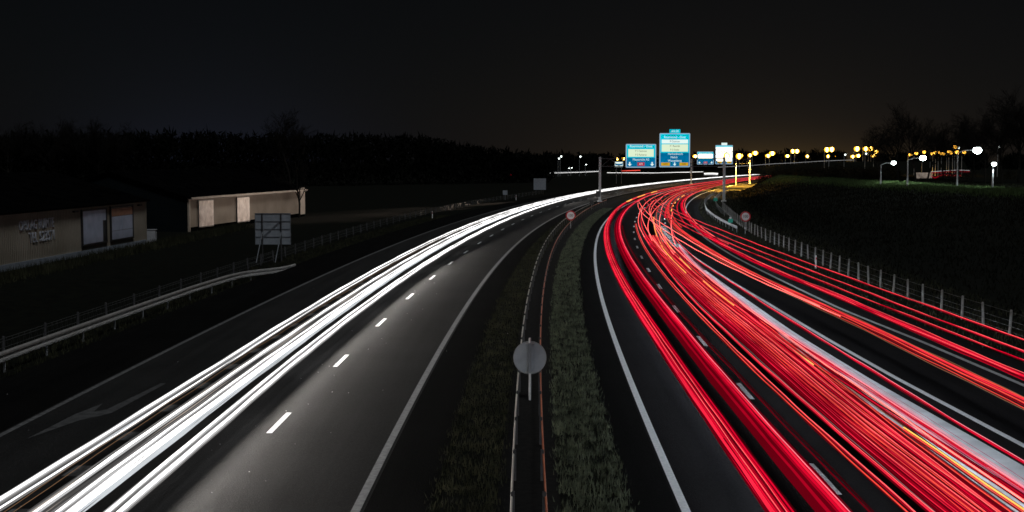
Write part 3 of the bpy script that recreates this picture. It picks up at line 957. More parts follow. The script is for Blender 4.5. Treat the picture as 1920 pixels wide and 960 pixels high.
opening(sd, fx(104.8), fx(109.9), .95, 3.55, [('pane', 0, .86, 0, 1, M['blind']), ('dark_pane', .862, 1, 0, .66, M['frame_dark']), ('pane', .862, 1, .662, 1, M['blind'])], 'window', .16)
opening(sd, fx(111.1), fx(116.3), .95, 3.6, [('pane', 0, 1, 0, .26, M['blind']), ('pane', 0, .48, .275, .72, M['blind']), ('pane', .50, 1, .275, .72, M['blind']), ('awning', 0, 1, .735, .97, M['blind_orange'])], 'window', .14)
lt = lettering('lettering', 'OPSLAG RUIMTE', 1.0, M['letter'], sd, (fx(96.3), -.04, 2.95), depth=.03)
k = 6.1 / max(1e-3, lt.dimensions.x); lt.scale = (k, 1.02, 1)
lt = lettering('lettering', 'TEL 523571', 1.0, M['letter'], sd, (fx(97.2), -.04, 2.02), depth=.03)
k = 4.5 / max(1e-3, lt.dimensions.x); lt.scale = (k, 1.02, 1)
mb = MB()
for y in (103.0, 117.8, 84.0): mb.box(fx(y), fx(y) + .8, -.22, -.02, 3.55, 3.68)
mb.build('wall_vent', M['frame_dark'], sd)
mb = MB(); mb.box(Ln - .12, Ln + .06, -.08, .1, .4, 3.95); mb.build('corner_trim', M['clad'], sd)

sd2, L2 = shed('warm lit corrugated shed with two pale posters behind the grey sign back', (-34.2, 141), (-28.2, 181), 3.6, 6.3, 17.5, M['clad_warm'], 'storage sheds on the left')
for nm, a, b in (('poster', .064, .168), ('poster', .354, .455)):
    x0, x1 = a * L2, b * L2
    mb = MB(); mb.box(x0 - .12, x1 + .12, -.12, -.04, .3, 3.3); fr = mb.build('poster_board', M['frame_dark'], sd2)
    mb = MB(); mb.box(x0, x1, -.14, -.124, .42, 3.18); mb.build('poster', M['poster'], fr)
mb = MB(); mb.box(-.06, .22, -.10, .1, .0, 3.6); mb.build('corner_trim', M['trim_pale'], sd2)
mb = MB(); mb.box(L2 - 1.9, L2 + .06, -.10, .1, .3, 3.85); mb.build('corner_panel', M['trim_pale'], sd2)
mb = MB(); mb.box(-.1, L2 + .05, -.44, -.36, 3.44, 3.66); mb.build('gutter', M['trim_pale'], sd2)

root = empty('utility_cabinet', (-32.85, 121.0, 0), 0, 'small pale utility cabinet standing at the end of the lettered shed', 'cabinet')
mb = MB(); mb.box(-.4, .5, -.3, .3, .0, 1.25, bev=.03); mb.box(-.45, .55, -.35, .35, 1.25, 1.32, bev=.02); mb.build('housing', M['cabinet'], root)
mb = MB(); mb.box(-.34, .44, -.325, -.302, .15, 1.15); mb.build('door', M['cabinet'], root)


# ------------------------------------------------------------------ trees
def grow(seed, h, spread, levels, trunk_r, trunk_frac=.28, kids=(7, 5, 4, 3)):
    r = random.Random(seed)
    trunk = MB(); crown = MB()

    def branch(p, d, ln, rad, lev):
        n = 4 if lev <= 1 else 3
        pts = [p.copy()]; rr = [rad]
        q = p.copy(); dd = d.copy()
        for i in range(n):
            dd = (dd + Vector((r.gauss(0, .13), r.gauss(0, .13), r.gauss(.04, .08)))).normalized()
            q = q + dd * ln / n; pts.append(q.copy()); rr.append(rad * (1 - .72 * (i + 1) / n))
        (trunk if lev == 0 else crown).tube(pts, rr, 8 if lev == 0 else (5 if lev == 1 else 3), cap=False)
        if lev >= levels: return
        k = kids[min(lev, len(kids) - 1)]
        for j in range(k):
            t = (trunk_frac if lev == 0 else .25) + (1 - (trunk_frac if lev == 0 else .25)) * (j + r.random()) / k
            i = min(int(t * n), n - 1); u = t * n - i
            pp = pts[i].lerp(pts[i + 1], u)
            ax = Vector((r.gauss(0, 1), r.gauss(0, 1), r.gauss(0, .35)))
            nd = (dd * (.75 + .2 * t) + ax.normalized() * spread).normalized()
            branch(pp, nd, ln * r.uniform(.42, .62) * (1.15 - .35 * t if lev == 0 else 1), max(.02, rad * (1 - .6 * t) * .55), lev + 1)
    branch(Vector((0, 0, -.1)), Vector((r.gauss(0, .03), r.gauss(0, .03), 1)), h * .78, trunk_r, 0)
    return trunk, crown


def tree_proto(name, label, group, seed, h, spread, levels, tr, **kw):
    t, c = grow(seed, h, spread, levels, tr, **kw)
    root = empty(name, (0, 0, 0), 0, label, 'tree', group)
    t.build('trunk', M['bark'], root); c.build('crown', M['twig'], root)
    return root


# bare trees behind the embankment
pA = tree_proto('bare_tree', '', 'bare trees behind the embankment', 3, 15, .75, 4, .32, kids=(14, 8, 6, 6))
pB = tree_proto('bare_tree', '', 'bare trees behind the embankment', 11, 15, .85, 4, .30, kids=(15, 8, 6, 6))
pC = tree_proto('bare_tree', '', 'bare trees behind the embankment', 29, 15, .62, 4, .28, kids=(13, 8, 6, 6))
TR = [(1652, 258, 245, pA), (1683, 238, 255, pB), (1716, 232, 250, pC), (1738, 252, 262, pA), (1768, 262, 270, pC), (1795, 246, 262, pB), (1822, 240, 255, pA), (1846, 246, 248, pC), (1878, 226, 240, pB), (1908, 214, 235, pA), (1938, 212, 232, pC)]
TL = ['bare tree at the left end of the row behind the white lamps', 'bare tree second from the left behind the embankment crest', 'tall bare tree behind the two left white lamps', 'bare tree right of the tall pair behind the crest', 'low bare tree in the gap above the red and white lights', 'bare tree just left of the brightest white lamp', 'bare tree directly behind the brightest white lamp', 'bare tree just right of the brightest white lamp', 'tall dark tree behind the low lamp at the right end', 'tallest dark tree at the right edge of the view', 'dark tree cut by the right edge of the view']
used = set()
for (px, py, Y, pr), lab in zip(TR, TL):
    o = pr if pr not in used else copy_tree(pr); used.add(pr)
    x = (px - 960) / 2500 * Y; z = float(terrain(x, Y)); hh = 7.6 + (300 - py) / 2500 * Y - z
    o.location = (x, Y, z); k = hh / 13.6; o.scale = (k * .95, k * .95, k); o.rotation_euler = (0, 0, random.uniform(0, 6)); o['label'] = lab
# tree in front of the warm shed, its crown above the treeline
pD = tree_proto('bare_tree', 'lone bare tree with forked trunk before the right end of the warm shed', None, 17, 16, .7, 4, .30, trunk_frac=.22, kids=(9, 6, 5, 4))
pD.location = (-28.1, 176.0, 0); pD.scale = (.52, .52, .60)
o = copy_tree(pA); o.location = (-61.5, 372, 0); o.scale = (1.15, 1.15, 1.28); o['label'] = 'bare tree rising above the dark forest edge on the left'; del o['group']
for i in range(8):
    px = [18, 62, 96, 124, 150, 186, 214, 236, 345, 430, 640, 705, 806][i]; Y = 366 + (i * 7) % 11
    o = copy_tree((pA, pB, pC)[i % 3]); o.location = ((px - 960) / 2500 * Y, Y, 0); k = random.uniform(.96, 1.08)
    o.scale = (k, k, k); o.rotation_euler = (0, 0, i * 1.3); o['label'] = 'bare tree poking out of the dark forest edge on the left'; o['group'] = 'bare trees along the forest edge'


def clumps(centres, n, size):
    """leaf and twig sized faces spread through crown volumes: (x, y, z, rx, rz) each"""
    Vs = []
    for x, y, z, rx, rz in centres:
        a = rng.normal(0, 1, (n, 3)); a /= np.linalg.norm(a, axis=1)[:, None]
        rad = rng.random(n) ** .45
        c = np.stack([x + a[:, 0] * rad * rx, y + a[:, 1] * rad * rx, z + a[:, 2] * rad * rz], -1)
        d1 = rng.normal(0, 1, (n, 3)) * size * np.array([.6, .6, 1.0]); d2 = rng.normal(0, 1, (n, 3)) * size * np.array([.6, .6, .8])
        Vs.append(np.stack([c, c + d1, c + d2], 1).reshape(-1, 3))
    V = np.concatenate(Vs); V[:, 2] = np.maximum(V[:, 2], 0)
    return V, np.arange(len(V)).reshape(-1, 3)


def bush(label, x, y, rx, rz, group, mat):
    z = float(terrain(x, y))
    root = empty('bush', (x, y, z), 0, label, 'bush', group)
    V, F = clumps([(0, 0, rz * .8, rx, rz), (rx * .5, .3, rz * .6, rx * .7, rz * .7), (-rx * .6, -.2, rz * .65, rx * .7, rz * .7)], 900, .26)
    np_mesh('foliage', V, F, mat, root)
    mb = MB()
    for k in range(5):
        a = k * 1.26
        mb.tube([(0, 0, -.1), (math.cos(a) * rx * .3, math.sin(a) * rx * .3, rz * .7), (math.cos(a) * rx * .6, math.sin(a) * rx * .6, rz * 1.3)], [.08, .05, .02], 5)
    mb.build('stem', M['bark'], root)
    return root


for i, (px, py, Y) in enumerate(((1432, 322, 372), (1452, 315, 362), (1474, 311, 352), (1500, 309, 342), (1528, 310, 336), (1558, 309, 330), (1590, 311, 322), (1622, 312, 312), (1648, 310, 300))):
    x = (px - 960) / 2500 * Y; zt = 7.6 - (py - 300) / 2500 * Y; zb = float(terrain(x, Y)); rz = max(.8, (zt - zb) / 1.8)
    bush('dark brown bush in the row on the far end of the embankment', x + 1.5, Y, 3.0, rz, 'bushes on the embankment end', M['bush'])

# far woods: one dark mass each
cs = []
for row in range(3):
    for x in np.arange(-330, 14, 4.2):
        y = 372 + row * 14 + rng.uniform(-4, 4) + max(0, x + 75) * .9
        px = 960 + x / y * 2500
        top = 251 + (max(0, px - 760) / 240) * 38 + rng.normal(0, 1.4) + (-5 if 190 < px < 420 else 0)
        h = 7.6 + (300 - top) / 2500 * y
        h = max(h, 3.5)
        cs.append((x, y, h * .34, 4.6, h * .40)); cs.append((x + rng.uniform(-1, 1), y, h * .74, 3.0, h * .26))
V, F = clumps(cs, 170, .95)
props(np_mesh('forest', V, F, M['forest']), kind='stuff')
cs = []
for x in np.arange(-60, 520, 7.5):
    y = 900 + rng.uniform(-30, 60) + x * .4
    px = 960 + x / y * 2500
    top = 289 + rng.normal(0, 1.6) - (4 if 1330 < px < 1640 else 0)
    h = 7.6 + (300 - top) / 2500 * y
    cs.append((x, y, h * .4, 7.5, h * .5)); cs.append((x + 2, y + 3, h * .7, 5.0, h * .32))
V, F = clumps(cs, 330, 1.6)
props(np_mesh('far_woods', V, F, M['forest']), kind='stuff')
# undergrowth behind the embankment lamps
cs = []
for x in np.arange(60, 130, 2.4):
    y = 262 + rng.uniform(-6, 14); z = float(terrain(x, y))
    if rng.random() < .5: cs.append((x, y, z + 1.0, 2.2, 1.3))
V, F = clumps(cs, 300, .22)
props(np_mesh('undergrowth', V, F, M['bush']), kind='stuff')


# ------------------------------------------------------------------ light trails
def curve(tab, step_near=1.5, step_far=5., smooth_m=14.):
    """(s, offset) knots -> smooth dense list"""
    tab = sorted(tab); s0, s1 = tab[0][0], tab[-1][0]
    S = np.array(along(s0, s1, step_near, step_far)); k = [t[0] for t in tab]; o = [t[1] for t in tab]
    dense = np.linspace(s0, s1, max(12, int((s1 - s0) / 1.0)))
    od = np.interp(dense, k, o)
    ds = dense[1] - dense[0]
    m = max(1, int(smooth_m / ds)); ker = np.hanning(2 * m + 3); ker /= ker.sum()
    # pad by reflecting about the end points so that the ends keep their direction
    L = len(ker) // 2; L = min(L, len(od) - 1); ker = ker[(len(ker) // 2 - L):(len(ker) // 2 + L + 1)]; ker /= ker.sum()
    pad = np.concatenate([2 * od[0] - od[L:0:-1], od, 2 * od[-1] - od[-2:-L - 2:-1]])
    od = np.convolve(pad, ker, 'valid')
    return S, np.interp(S, dense, od)


FRINGE = {'red_core': 'red_mid', 'red_bright': 'red_dark', 'red_orange': 'red_dark', 'red_deep': 'red_dark', 'white_hot': 'white_dim', 'white_soft': 'white_faint', 'yellow': 'red_orange', 'red_pink': 'red_deep'}


def trail(name, label, tab, z, strands, group, cat='light trail', wob=.012, smooth_m=14., gaps=None, grow=0.0):
    """one light trail: strands = (side shift, height shift, width, thickness, material)"""
    if gaps and len(gaps) > 1:                                    # every flash is a thing of its own
        return [trail(name, label, tab, z, strands, group, cat, wob, smooth_m, [gp], grow) for gp in gaps]
    S, O = curve(tab, smooth_m=smooth_m)
    mats = ['dark_under']; mb = MB()
    soft = []
    for do, dz, wd, th, mt in strands:                            # every bright strand has a dim wider fringe below it
        if mt in FRINGE: soft.append((do, dz - .03, wd * 1.35 + .022, .012, FRINGE[mt]))
    for k, (do, dz, wd, th, mt) in enumerate(soft + list(strands)):
        if mt not in mats: mats.append(mt)
        mi = mats.index(mt)
        ph = random.uniform(0, 6)
        segs = gaps if gaps else [(S[0], S[-1])]
        for ga, gb in segs:
            pts = []; ws = []
            for s, o in zip(S, O):
                if s < ga - 1e-6 or s > gb + 1e-6: continue
                wv = wob * (math.sin(s * .43 + ph) + .6 * math.sin(s * 1.07 + 2 * ph))
                gr_ = 1 + grow * min(1, max(0, (s - 58) / 100.0)); pts.append(at(s, o + do, z + dz + wv)); ws.append(gr_)
            if len(pts) < 2: continue
            prof = [(-wd / 2, 0), (-wd / 4, -th / 2), (wd / 4, -th / 2), (wd / 2, 0), (wd / 4, th / 2), (-wd / 4, th / 2)]
            v, f = sweep(prof, pts, ws=ws if grow else None); mb.add(v, f, mi)
            nq = 6 * (len(pts) - 1) if not mt.startswith('white') else 0; st = len(mb.mi) - len(f)
            for q in range(nq):
                if q % 6 < 3: mb.mi[st + q] = 0
    o = mb.build(name, [M[t] for t in mats])
    return props(o, label, cat, group)


def fan(a, b, n, wmin, wmax, choices, zspread=.08, th=.05, seed=1):
    """n parallel strands spread between the side shifts a and b"""
    r = random.Random(seed); out_ = []
    for i in range(n):
        c = a + (b - a) * (i + .5) / n + r.uniform(-.3, .3) * (b - a) / n
        out_.append((c, r.uniform(-zspread, zspread), r.uniform(wmin, wmax), th, r.choice(choices)))
    return out_


GW, GR = 'white headlight trails on the left carriageway', 'red tail light trails on the right carriageway'
far_end = 640
# --- white headlights
wch = ['white_hot', 'white_soft', 'white_hot', 'white_dim', 'white_cool', 'white_faint']
trail('headlight_trail', 'outer white headlight trail farthest left on the left carriageway', [(8, -10.7), (27, -10.62), (31, -10.55), (40, -10.45), (70, -10.5), (103, -10.5), (200, -10.3), (far_end, -10.3)], .65,
      [(-.165, .0, .03, .03, 'white_faint'), (-.135, .01, .04, .04, 'white_dim'), (-.095, .03, .055, .06, 'white_soft'), (-.045, .04, .06, .06, 'white_hot'), (.01, .02, .04, .05, 'white_soft'), (.045, .0, .045, .04, 'white_dim'), (.085, -.01, .03, .04, 'white_faint'),
       (.115, -.02, .035, .03, 'white_cool'), (.15, -.03, .035, .04, 'white_hot'), (.185, -.04, .03, .03, 'white_dim')], GW, grow=1.3)
trail('headlight_trail', 'broad middle band of many white headlight strands on the left carriageway', [(8, -9.2), (26, -9.2), (50, -9.15), (100, -9.2), (200, -9.15), (far_end, -9.1)], .65,
      fan(-.56, -.47, 3, .014, .024, ['white_dim', 'white_faint'], .03, .03, 21) + [(-.43, .02, .035, .04, 'white_warm'), (-.375, .04, .06, .06, 'white_hot'), (-.31, .02, .045, .05, 'white_soft')] +
      fan(-.28, .0, 8, .016, .028, ['white_faint', 'white_dim', 'white_warm', 'white_faint', 'white_dim'], .04, .03, 22) + [(.04, .03, .05, .05, 'white_hot'), (.10, .02, .04, .04, 'white_soft'), (.15, .0, .03, .03, 'white_dim')] +
      [(.21, .02, .045, .05, 'white_soft'), (.28, .04, .075, .07, 'white_hot'), (.36, .02, .06, .06, 'white_hot'), (.42, .0, .035, .04, 'white_cool')] + fan(.45, .56, 4, .014, .024, ['white_cool', 'white_dim', 'white_faint'], .03, .03, 24), GW, grow=1.3)
trail('headlight_trail', 'white headlight trail nearest the dashed line on the left carriageway', [(8, -8.0), (26, -8.0), (50, -8.1), (80, -7.95), (110, -7.75), (150, -7.6), (250, -7.7), (far_end, -7.8)], .65,
      [(-.26, -.02, .03, .03, 'white_dim'), (-.22, .0, .04, .04, 'white_soft'), (-.165, .02, .06, .06, 'white_hot'), (-.11, .0, .04, .05, 'white_soft'), (-.07, .0, .03, .03, 'white_dim'), (-.01, .0, .03, .03, 'white_faint'), (.04, .02, .05, .05, 'white_soft'), (.10, .03, .075, .07, 'white_hot'), (.165, .0, .04, .05, 'white_soft'), (.205, .0, .03, .03, 'white_dim')], GW, grow=1.3)
trail('headlight_trail', 'hair thin amber pair of marker trails left of the middle white band', [(8, -9.95), (26, -9.95), (50, -9.95), (100, -9.9), (150, -9.85)], .78,
      [(-.06, .03, .010, .012, 'amber_thin'), (.05, -.02, .010, .012, 'amber_thin')], GW)
# --- red tail lights, nearest lane
ch = ['red_deep', 'red_mid', 'red_deep', 'red_mid', 'red_dark', 'red_bright']
r1 = [(8, 5.1), (25, 5.1), (31, 5.1), (40, 5.08), (57, 5.0), (70, 4.85), (95, 4.65), (129, 4.5), (166, 4.4), (215, 4.2), (263, 4.1), (330, 4.4), (450, 5.0), (610, 5.4)]
trail('taillight_trail', 'thick red tail light band nearest the left edge line of the right carriageway', r1, .8,
      [(-.19, -.05, .17, .02, 'red_deep'), (.03, -.05, .27, .02, 'red_mid')] + fan(-.27, -.1, 5, .03, .045, ['red_deep', 'red_bright'], .04, .04, 3) + fan(-.08, .18, 8, .025, .04, ch, .05, .04, 4) + [(.22, -.05, .05, .03, 'red_dark'), (.27, -.06, .05, .03, 'red_faint'), (-.12, .06, .016, .02, 'red_core'), (.02, .05, .014, .02, 'red_core')], GR)
r2 = [(8, 6.3), (25, 6.3), (36, 6.25), (47, 6.24), (60, 6.22), (74, 6.1), (95, 5.95), (116, 5.8), (140, 5.7), (200, 5.7), (250, 5.6), (330, 5.9), (450, 6.5), (610, 6.9)]
trail('taillight_trail', 'dim dark red tail light band with one bright strand left of the right dashes', r2, .8,
      [(-.33, -.06, .42, .02, 'red_dark'), (-.02, -.05, .24, .02, 'red_mid'), (-.49, -.03, .09, .03, 'red_dark'), (-.40, -.02, .09, .03, 'red_dark'), (-.31, -.02, .09, .03, 'red_mid'), (-.225, .0, .07, .04, 'red_dark'), (-.165, .0, .05, .04, 'red_mid'), (-.10, .0, .07, .05, 'red_deep'), (-.035, .03, .05, .05, 'red_bright'), (.01, .06, .018, .02, 'red_pink'), (.06, 0, .05, .04, 'red_deep'), (.12, 0, .05, .04, 'red_dark')], GR)
trail('taillight_trail', 'very dim red strand passing over the right hand dashes', [(8, 6.85), (25, 6.85), (60, 6.7), (100, 6.35), (140, 6.05)], .8, [(0, 0, .04, .03, 'red_faint'), (-.1, .0, .05, .03, 'red_dark')], GR)
trail('taillight_trail', 'red ribbon with pale core where the near lane trails merge in the far bend', [(215, 5.0), (250, 4.9), (330, 5.2), (450, 5.8), (610, 6.2)], .84,
      [(-.75, 0, .14, .05, 'red_deep'), (-.5, .03, .08, .05, 'red_core'), (.35, 0, .14, .05, 'red_deep'), (.85, .03, .08, .05, 'red_core'), (.6, .0, .14, .05, 'red_deep')], GR)
# --- second lane
trail('taillight_trail', 'thin orange red pair of strands just right of the right hand dashes', [(8, 7.6), (25, 7.55), (31, 7.5), (37, 7.42), (50, 7.4), (70, 7.38), (95, 7.4), (122, 7.43), (143, 7.38)], .8,
      [(-.05, .0, .035, .03, 'red_orange'), (.05, .03, .03, .03, 'red_core'), (.10, -.04, .016, .02, 'amber_thin')], GR)
trail('taillight_trail', 'single thin red strand left of the broad streaked red band', [(8, 7.95), (25, 7.95), (40, 7.82), (53, 7.78), (67, 7.7), (95, 7.95), (127, 7.8), (143, 7.65), (174, 7.69)], .8,
      [(0, 0, .045, .04, 'red_bright'), (.02, .03, .02, .02, 'red_core'), (.22, -.1, .010, .010, 'white_dim')], GR)
wide = [(8, 8.75), (25, 8.75), (34, 8.6), (50, 8.75), (62, 8.6), (95, 8.45), (120, 8.5)]
trail('taillight_trail', 'broad streaked red and orange band filling the middle of the second lane', wide, .8,
      [(-.34, -.16, .46, .02, 'red_dark'), (.16, -.16, .60, .02, 'red_mid')] + fan(-.58, -.15, 14, .012, .026, ['red_mid', 'red_mid', 'red_dark', 'red_deep', 'red_bright'], .10, .02, 5) + fan(-.2, .52, 26, .012, .030, ['red_deep', 'red_orange', 'red_deep', 'red_orange', 'red_bright', 'red_mid', 'red_core'], .10, .02, 6) + [(-.08, .08, .055, .03, 'red_orange'), (.16, .1, .018, .02, 'red_core'), (-.26, .1, .012, .02, 'red_orange'), (.36, .1, .02, .02, 'red_core')], GR)
trail('taillight_trail', 'group of thin red strands right of the broad streaked band', [(8, 9.2), (25, 9.2), (34, 9.18), (50, 9.5), (62, 9.4), (95, 9.15), (111, 9.25)], .8,
      [(.06, -.06, .44, .02, 'red_dark'), (-.12, 0, .05, .04, 'red_deep'), (.0, .03, .045, .04, 'red_bright'), (.02, .06, .02, .02, 'red_core'), (.14, -.02, .04, .03, 'red_mid'), (.24, .02, .03, .03, 'red_orange'), (.33, 0, .02, .02, 'red_mid')], GR)
YT = [(8, 9.95), (26, 9.77), (35, 9.58), (43, 9.5), (54, 9.42), (62, 9.34), (75, 9.25), (93, 9.34), (111, 9.42), (137, 9.83), (146, 9.95)]
trail('indicator_trail', 'long yellow turn signal flash between the red strands and the grey gore', YT, .84,
      [(0, 0, .036, .04, 'yellow')], 'yellow flashes beside the gore', gaps=[(8, 34.5), (43.5, 50), (62, 75.5), (81, 93), (100, 111), (119, 137)])
trail('taillight_trail', 'faint orange strand running along the dashed yellow trail', YT, .80, [(-.02, 0, .022, .02, 'red_orange'), (.1, .0, .02, .02, 'amber_thin')], GR)
trail('indicator_trail', 'short yellow turn signal flash in the upper row of the red bend', [(176, 11.7), (183, 11.84), (205, 12.0), (237, 12.15), (262, 12.25)], .9,
      [(0, 0, .11, .09, 'yellow')], 'yellow flashes high in the bend', gaps=[(176, 186), (192, 201), (208, 218), (226, 236), (244, 258)])
trail('indicator_trail', 'yellow turn signal flash at the left shoulder of the red bend', [(215, 4.3), (240, 4.6), (290, 4.9)], .95,
      [(0, 0, .30, .12, 'yellow')], 'yellow flashes at the left shoulder of the bend', gaps=[(215, 229), (240, 258), (272, 288)])
trail('taillight_trail', 'pale pink tail light strand on the left part of the gore', [(8, 10.5), (27, 10.41), (39, 10.34), (48, 10.1), (53, 9.98), (62, 9.9), (76, 9.9), (90, 9.85), (105, 10.1)], .8,
      [(-.10, -.02, .04, .03, 'pink_pale'), (-.055, -.02, .04, .03, 'red_deep'), (.0, .02, .045, .03, 'red_pink'), (.04, 0, .05, .03, 'pink_pale'), (.095, -.01, .05, .02, 'pink_glow'), (.15, -.02, .04, .02, 'pink_glow'), (.20, -.02, .035, .01, 'pink_glow'), (.245, -.02, .02, .01, 'pink_glow'), (-.16, -.03, .06, .02, 'pink_glow'), (.27, .03, .008, .01, 'pink_pale')], GR)
trail('taillight_trail', 'dark red tail light strand left of the pink strand', [(8, 10.2), (27, 10.14), (35, 9.93), (45, 9.72), (67, 9.62), (87, 9.64), (105, 9.8)], .8,
      [(-.07, 0, .05, .03, 'red_deep'), (.0, .02, .05, .03, 'red_dark'), (.06, .02, .06, .03, 'red_mid'), (.12, 0, .05, .03, 'red_dark')], GR)
trail('taillight_trail', 'thin red strand between the grey gore and its solid line', [(8, 11.4), (30, 11.32), (36, 11.2), (50, 11.15), (59, 10.95), (68, 10.89), (77, 10.75), (90, 10.4), (112, 10.4), (135, 10.9), (160, 11.6)], .8,
      [(0, 0, .05, .04, 'red_deep'), (.02, .03, .02, .02, 'red_pink')], GR)
# --- exit lane
trail('taillight_trail', 'orange red tail light bundle left of the grey line on the exit lane', [(8, 14.2), (38, 14.1), (42, 14.05), (51, 13.9), (56, 13.8), (61, 13.65), (71, 13.1), (87, 12.45), (96, 12.3), (116, 11.9), (134, 11.5), (150, 11.35), (194, 11.2), (229, 11.0), (270, 10.8), (330, 10.9), (450, 11.2), (610, 11.4)], .8,
      [(-.38, -.05, .02, .02, 'amber_thin'), (-.28, -.04, .03, .03, 'red_orange'), (-.2, 0, .025, .02, 'red_mid'), (-.08, .0, .07, .04, 'red_orange'), (.02, .03, .07, .05, 'red_bright'), (.11, .03, .06, .04, 'red_orange'), (.19, 0, .05, .04, 'red_deep'), (.27, 0, .025, .02, 'amber_thin')], GR)
trail('taillight_trail', 'red tail light bundle right of the grey line on the exit lane', [(8, 15.75), (42, 15.65), (50, 15.5), (69, 15.2), (74, 14.75), (85, 14.3), (100, 13.9), (114, 13.6), (137, 13.45), (160, 13.45), (188, 13.25), (226, 13.0), (320, 13.2), (450, 13.1), (610, 13.0)], .8,
      [(-.18, -.02, .06, .04, 'red_mid'), (-.08, 0, .08, .05, 'red_deep'), (.02, .02, .09, .05, 'red_bright'), (.12, .03, .05, .04, 'red_deep'), (.18, .05, .022, .02, 'red_core')], GR)
trail('taillight_trail', 'bright pale red curve sweeping round the inside of the bend into the exit', [(108, 14.15), (118, 13.85), (152, 13.75), (202, 13.5), (237, 13.3), (318, 13.6), (400, 13.3), (610, 12.6)], .86,
      [(.1, 0, .07, .06, 'red_core'), (-.25, 0, .16, .05, 'red_deep')], GR)
GT = 'high tail lights of one truck changing into the exit lane'
trail('taillight_trail', 'outermost thin red strand nearest the right wire fence', [(10, 16.4), (42, 15.55), (61, 15.15), (94, 14.1), (106, 13.75), (131, 12.5), (163, 11.2), (195, 10.05)], 2.0, [(0, 0, .03, .03, 'red_bright'), (0, .02, .018, .02, 'red_core')], GT)
trail('taillight_trail', 'second thin red strand from the right wire fence', [(10, 15.4), (39, 14.6), (63, 14.15), (94, 13.1), (120, 12.35), (145, 11.3), (197, 9.24)], 2.0, [(0, 0, .03, .03, 'red_bright'), (0, .02, .018, .02, 'red_core')], GT)
trail('taillight_trail', 'third thin red strand from the right wire fence', [(10, 14.6), (37, 14.0), (60, 13.4), (92, 12.45), (113, 11.7), (131, 10.96), (197, 8.42)], 2.0, [(0, 0, .028, .03, 'red_deep'), (0, .02, .014, .02, 'red_core')], GT)
trail('taillight_trail', 'fourth thin red strand from the right wire fence crossing the bend', [(10, 13.2), (34, 12.95), (41, 12.8), (87, 11.9), (113, 11.1), (135, 10.28), (197, 7.65)], 2.0, [(0, 0, .028, .03, 'red_deep'), (0, .02, .014, .02, 'red_core')], GT)
# --- weaving strands in the bend
GX_ = 'red strands weaving between the lanes in the bend'
weave = [
    ('S-shaped red strand with a bright amber patch beside the short gore bars', [(98, 9.38), (110, 9.43), (124, 9.6), (143, 9.9), (172, 10.4), (237, 10.33), (286, 10.14), (330, 10.2)], .06, ['red_core', 'red_deep']),
    ('red strand curving through the middle of the second lane bend', [(96, 9.15), (110, 9.3), (132, 9.35), (176, 9.04), (202, 8.93), (233, 8.85), (286, 7.9), (340, 7.9)], .06, ['red_core', 'red_bright']),
    ('long red curve left of centre in the second lane bend', [(95, 8.58), (107, 8.5), (129, 8.39), (150, 8.17), (171, 7.89), (202, 7.54), (236, 7.31), (280, 7.15), (330, 7.2)], .06, ['red_core', 'red_deep']),
    ('straight red strand crossing from the near lane towards the exit', [(62, 13.3), (87, 12.3), (105, 11.8), (127, 11.0), (149, 9.9), (163, 9.11), (188, 7.9), (224, 5.7)], .06, ['red_core', 'red_mid']),
    ('second straight red strand crossing beside the first towards the exit', [(58, 13.4), (80, 12.1), (100, 11.2), (125, 10.2), (146, 9.3), (165, 8.3), (190, 7.1), (212, 6.2)], .05, ['red_core', 'red_mid']),
    ('red strand crossing backwards from the exit into the second lane', [(112, 8.3), (129, 8.45), (143, 8.69), (169, 9.26), (202, 9.92), (218, 10.6)], .05, ['red_core', 'red_mid']),
    ('short red strand bending close to the small far dashes', [(118, 7.85), (127, 7.8), (140, 7.68), (152, 7.66), (173, 7.66), (195, 7.4)], .05, ['red_core', 'red_mid']),
    ('near vertical red strand dropping past the short gore bars', [(108, 10.0), (111, 10.09), (129, 10.69), (149, 11.33), (176, 11.95)], .05, ['red_core', 'red_bright']),
    ('short thick red stub in the middle of the bend', [(156, 10.75), (170, 10.9), (196, 11.15)], .15, ['red_bright', 'red_core']),
    ('orange strand through the right part of the second lane bend', [(95, 8.9), (110, 9.0), (130, 9.55), (150, 9.7), (190, 9.9), (240, 9.7), (330, 9.4)], .09, ['red_orange', 'amber_thin']),
    ('thin amber strand beside the broad streaked band in the bend', [(80, 8.75), (100, 8.7), (120, 9.0), (140, 9.3), (160, 9.5)], .10, ['yellow', 'red_orange']),
    ('red strand from the broad band bending up along the lane line', [(90, 8.3), (110, 8.1), (135, 7.95), (160, 8.0), (200, 8.3), (250, 8.5), (330, 8.6)], .06, ['red_bright', 'red_deep']),
    ('wide red strand on the exit side of the bend', [(140, 12.6), (160, 12.6), (190, 12.5), (230, 12.4), (290, 12.3), (420, 12.2), (610, 12.0)], .11, ['red_deep', 'red_orange']),
    ('red strand between the two yellow flash rows in the bend', [(135, 11.9), (160, 11.75), (190, 11.75), (230, 11.7), (290, 11.6), (420, 11.6), (610, 11.4)], .09, ['red_orange', 'red_deep']),
    ('pale red strand merging into the lane beside the gore', [(8, 10.0), (30, 9.95), (60, 9.8), (85, 9.75), (105, 9.7), (125, 9.6), (150, 9.3), (185, 8.7), (225, 8.2)], .05, ['red_core', 'red_mid']),
]
for i, (lab, tab, wd, mt) in enumerate(weave):
    trail('taillight_trail', lab, tab, .8 + .02 * (i % 3), [(0, .02, .042 if wd < .08 else wd * .5, .05, 'weave_core' if mt[0] == 'red_core' else mt[0]), (wd * .6 + .02, 0, .03 if wd < .08 else wd * .4, .03, 'weave_dim' if mt[1].startswith('red') else mt[1])], GX_)
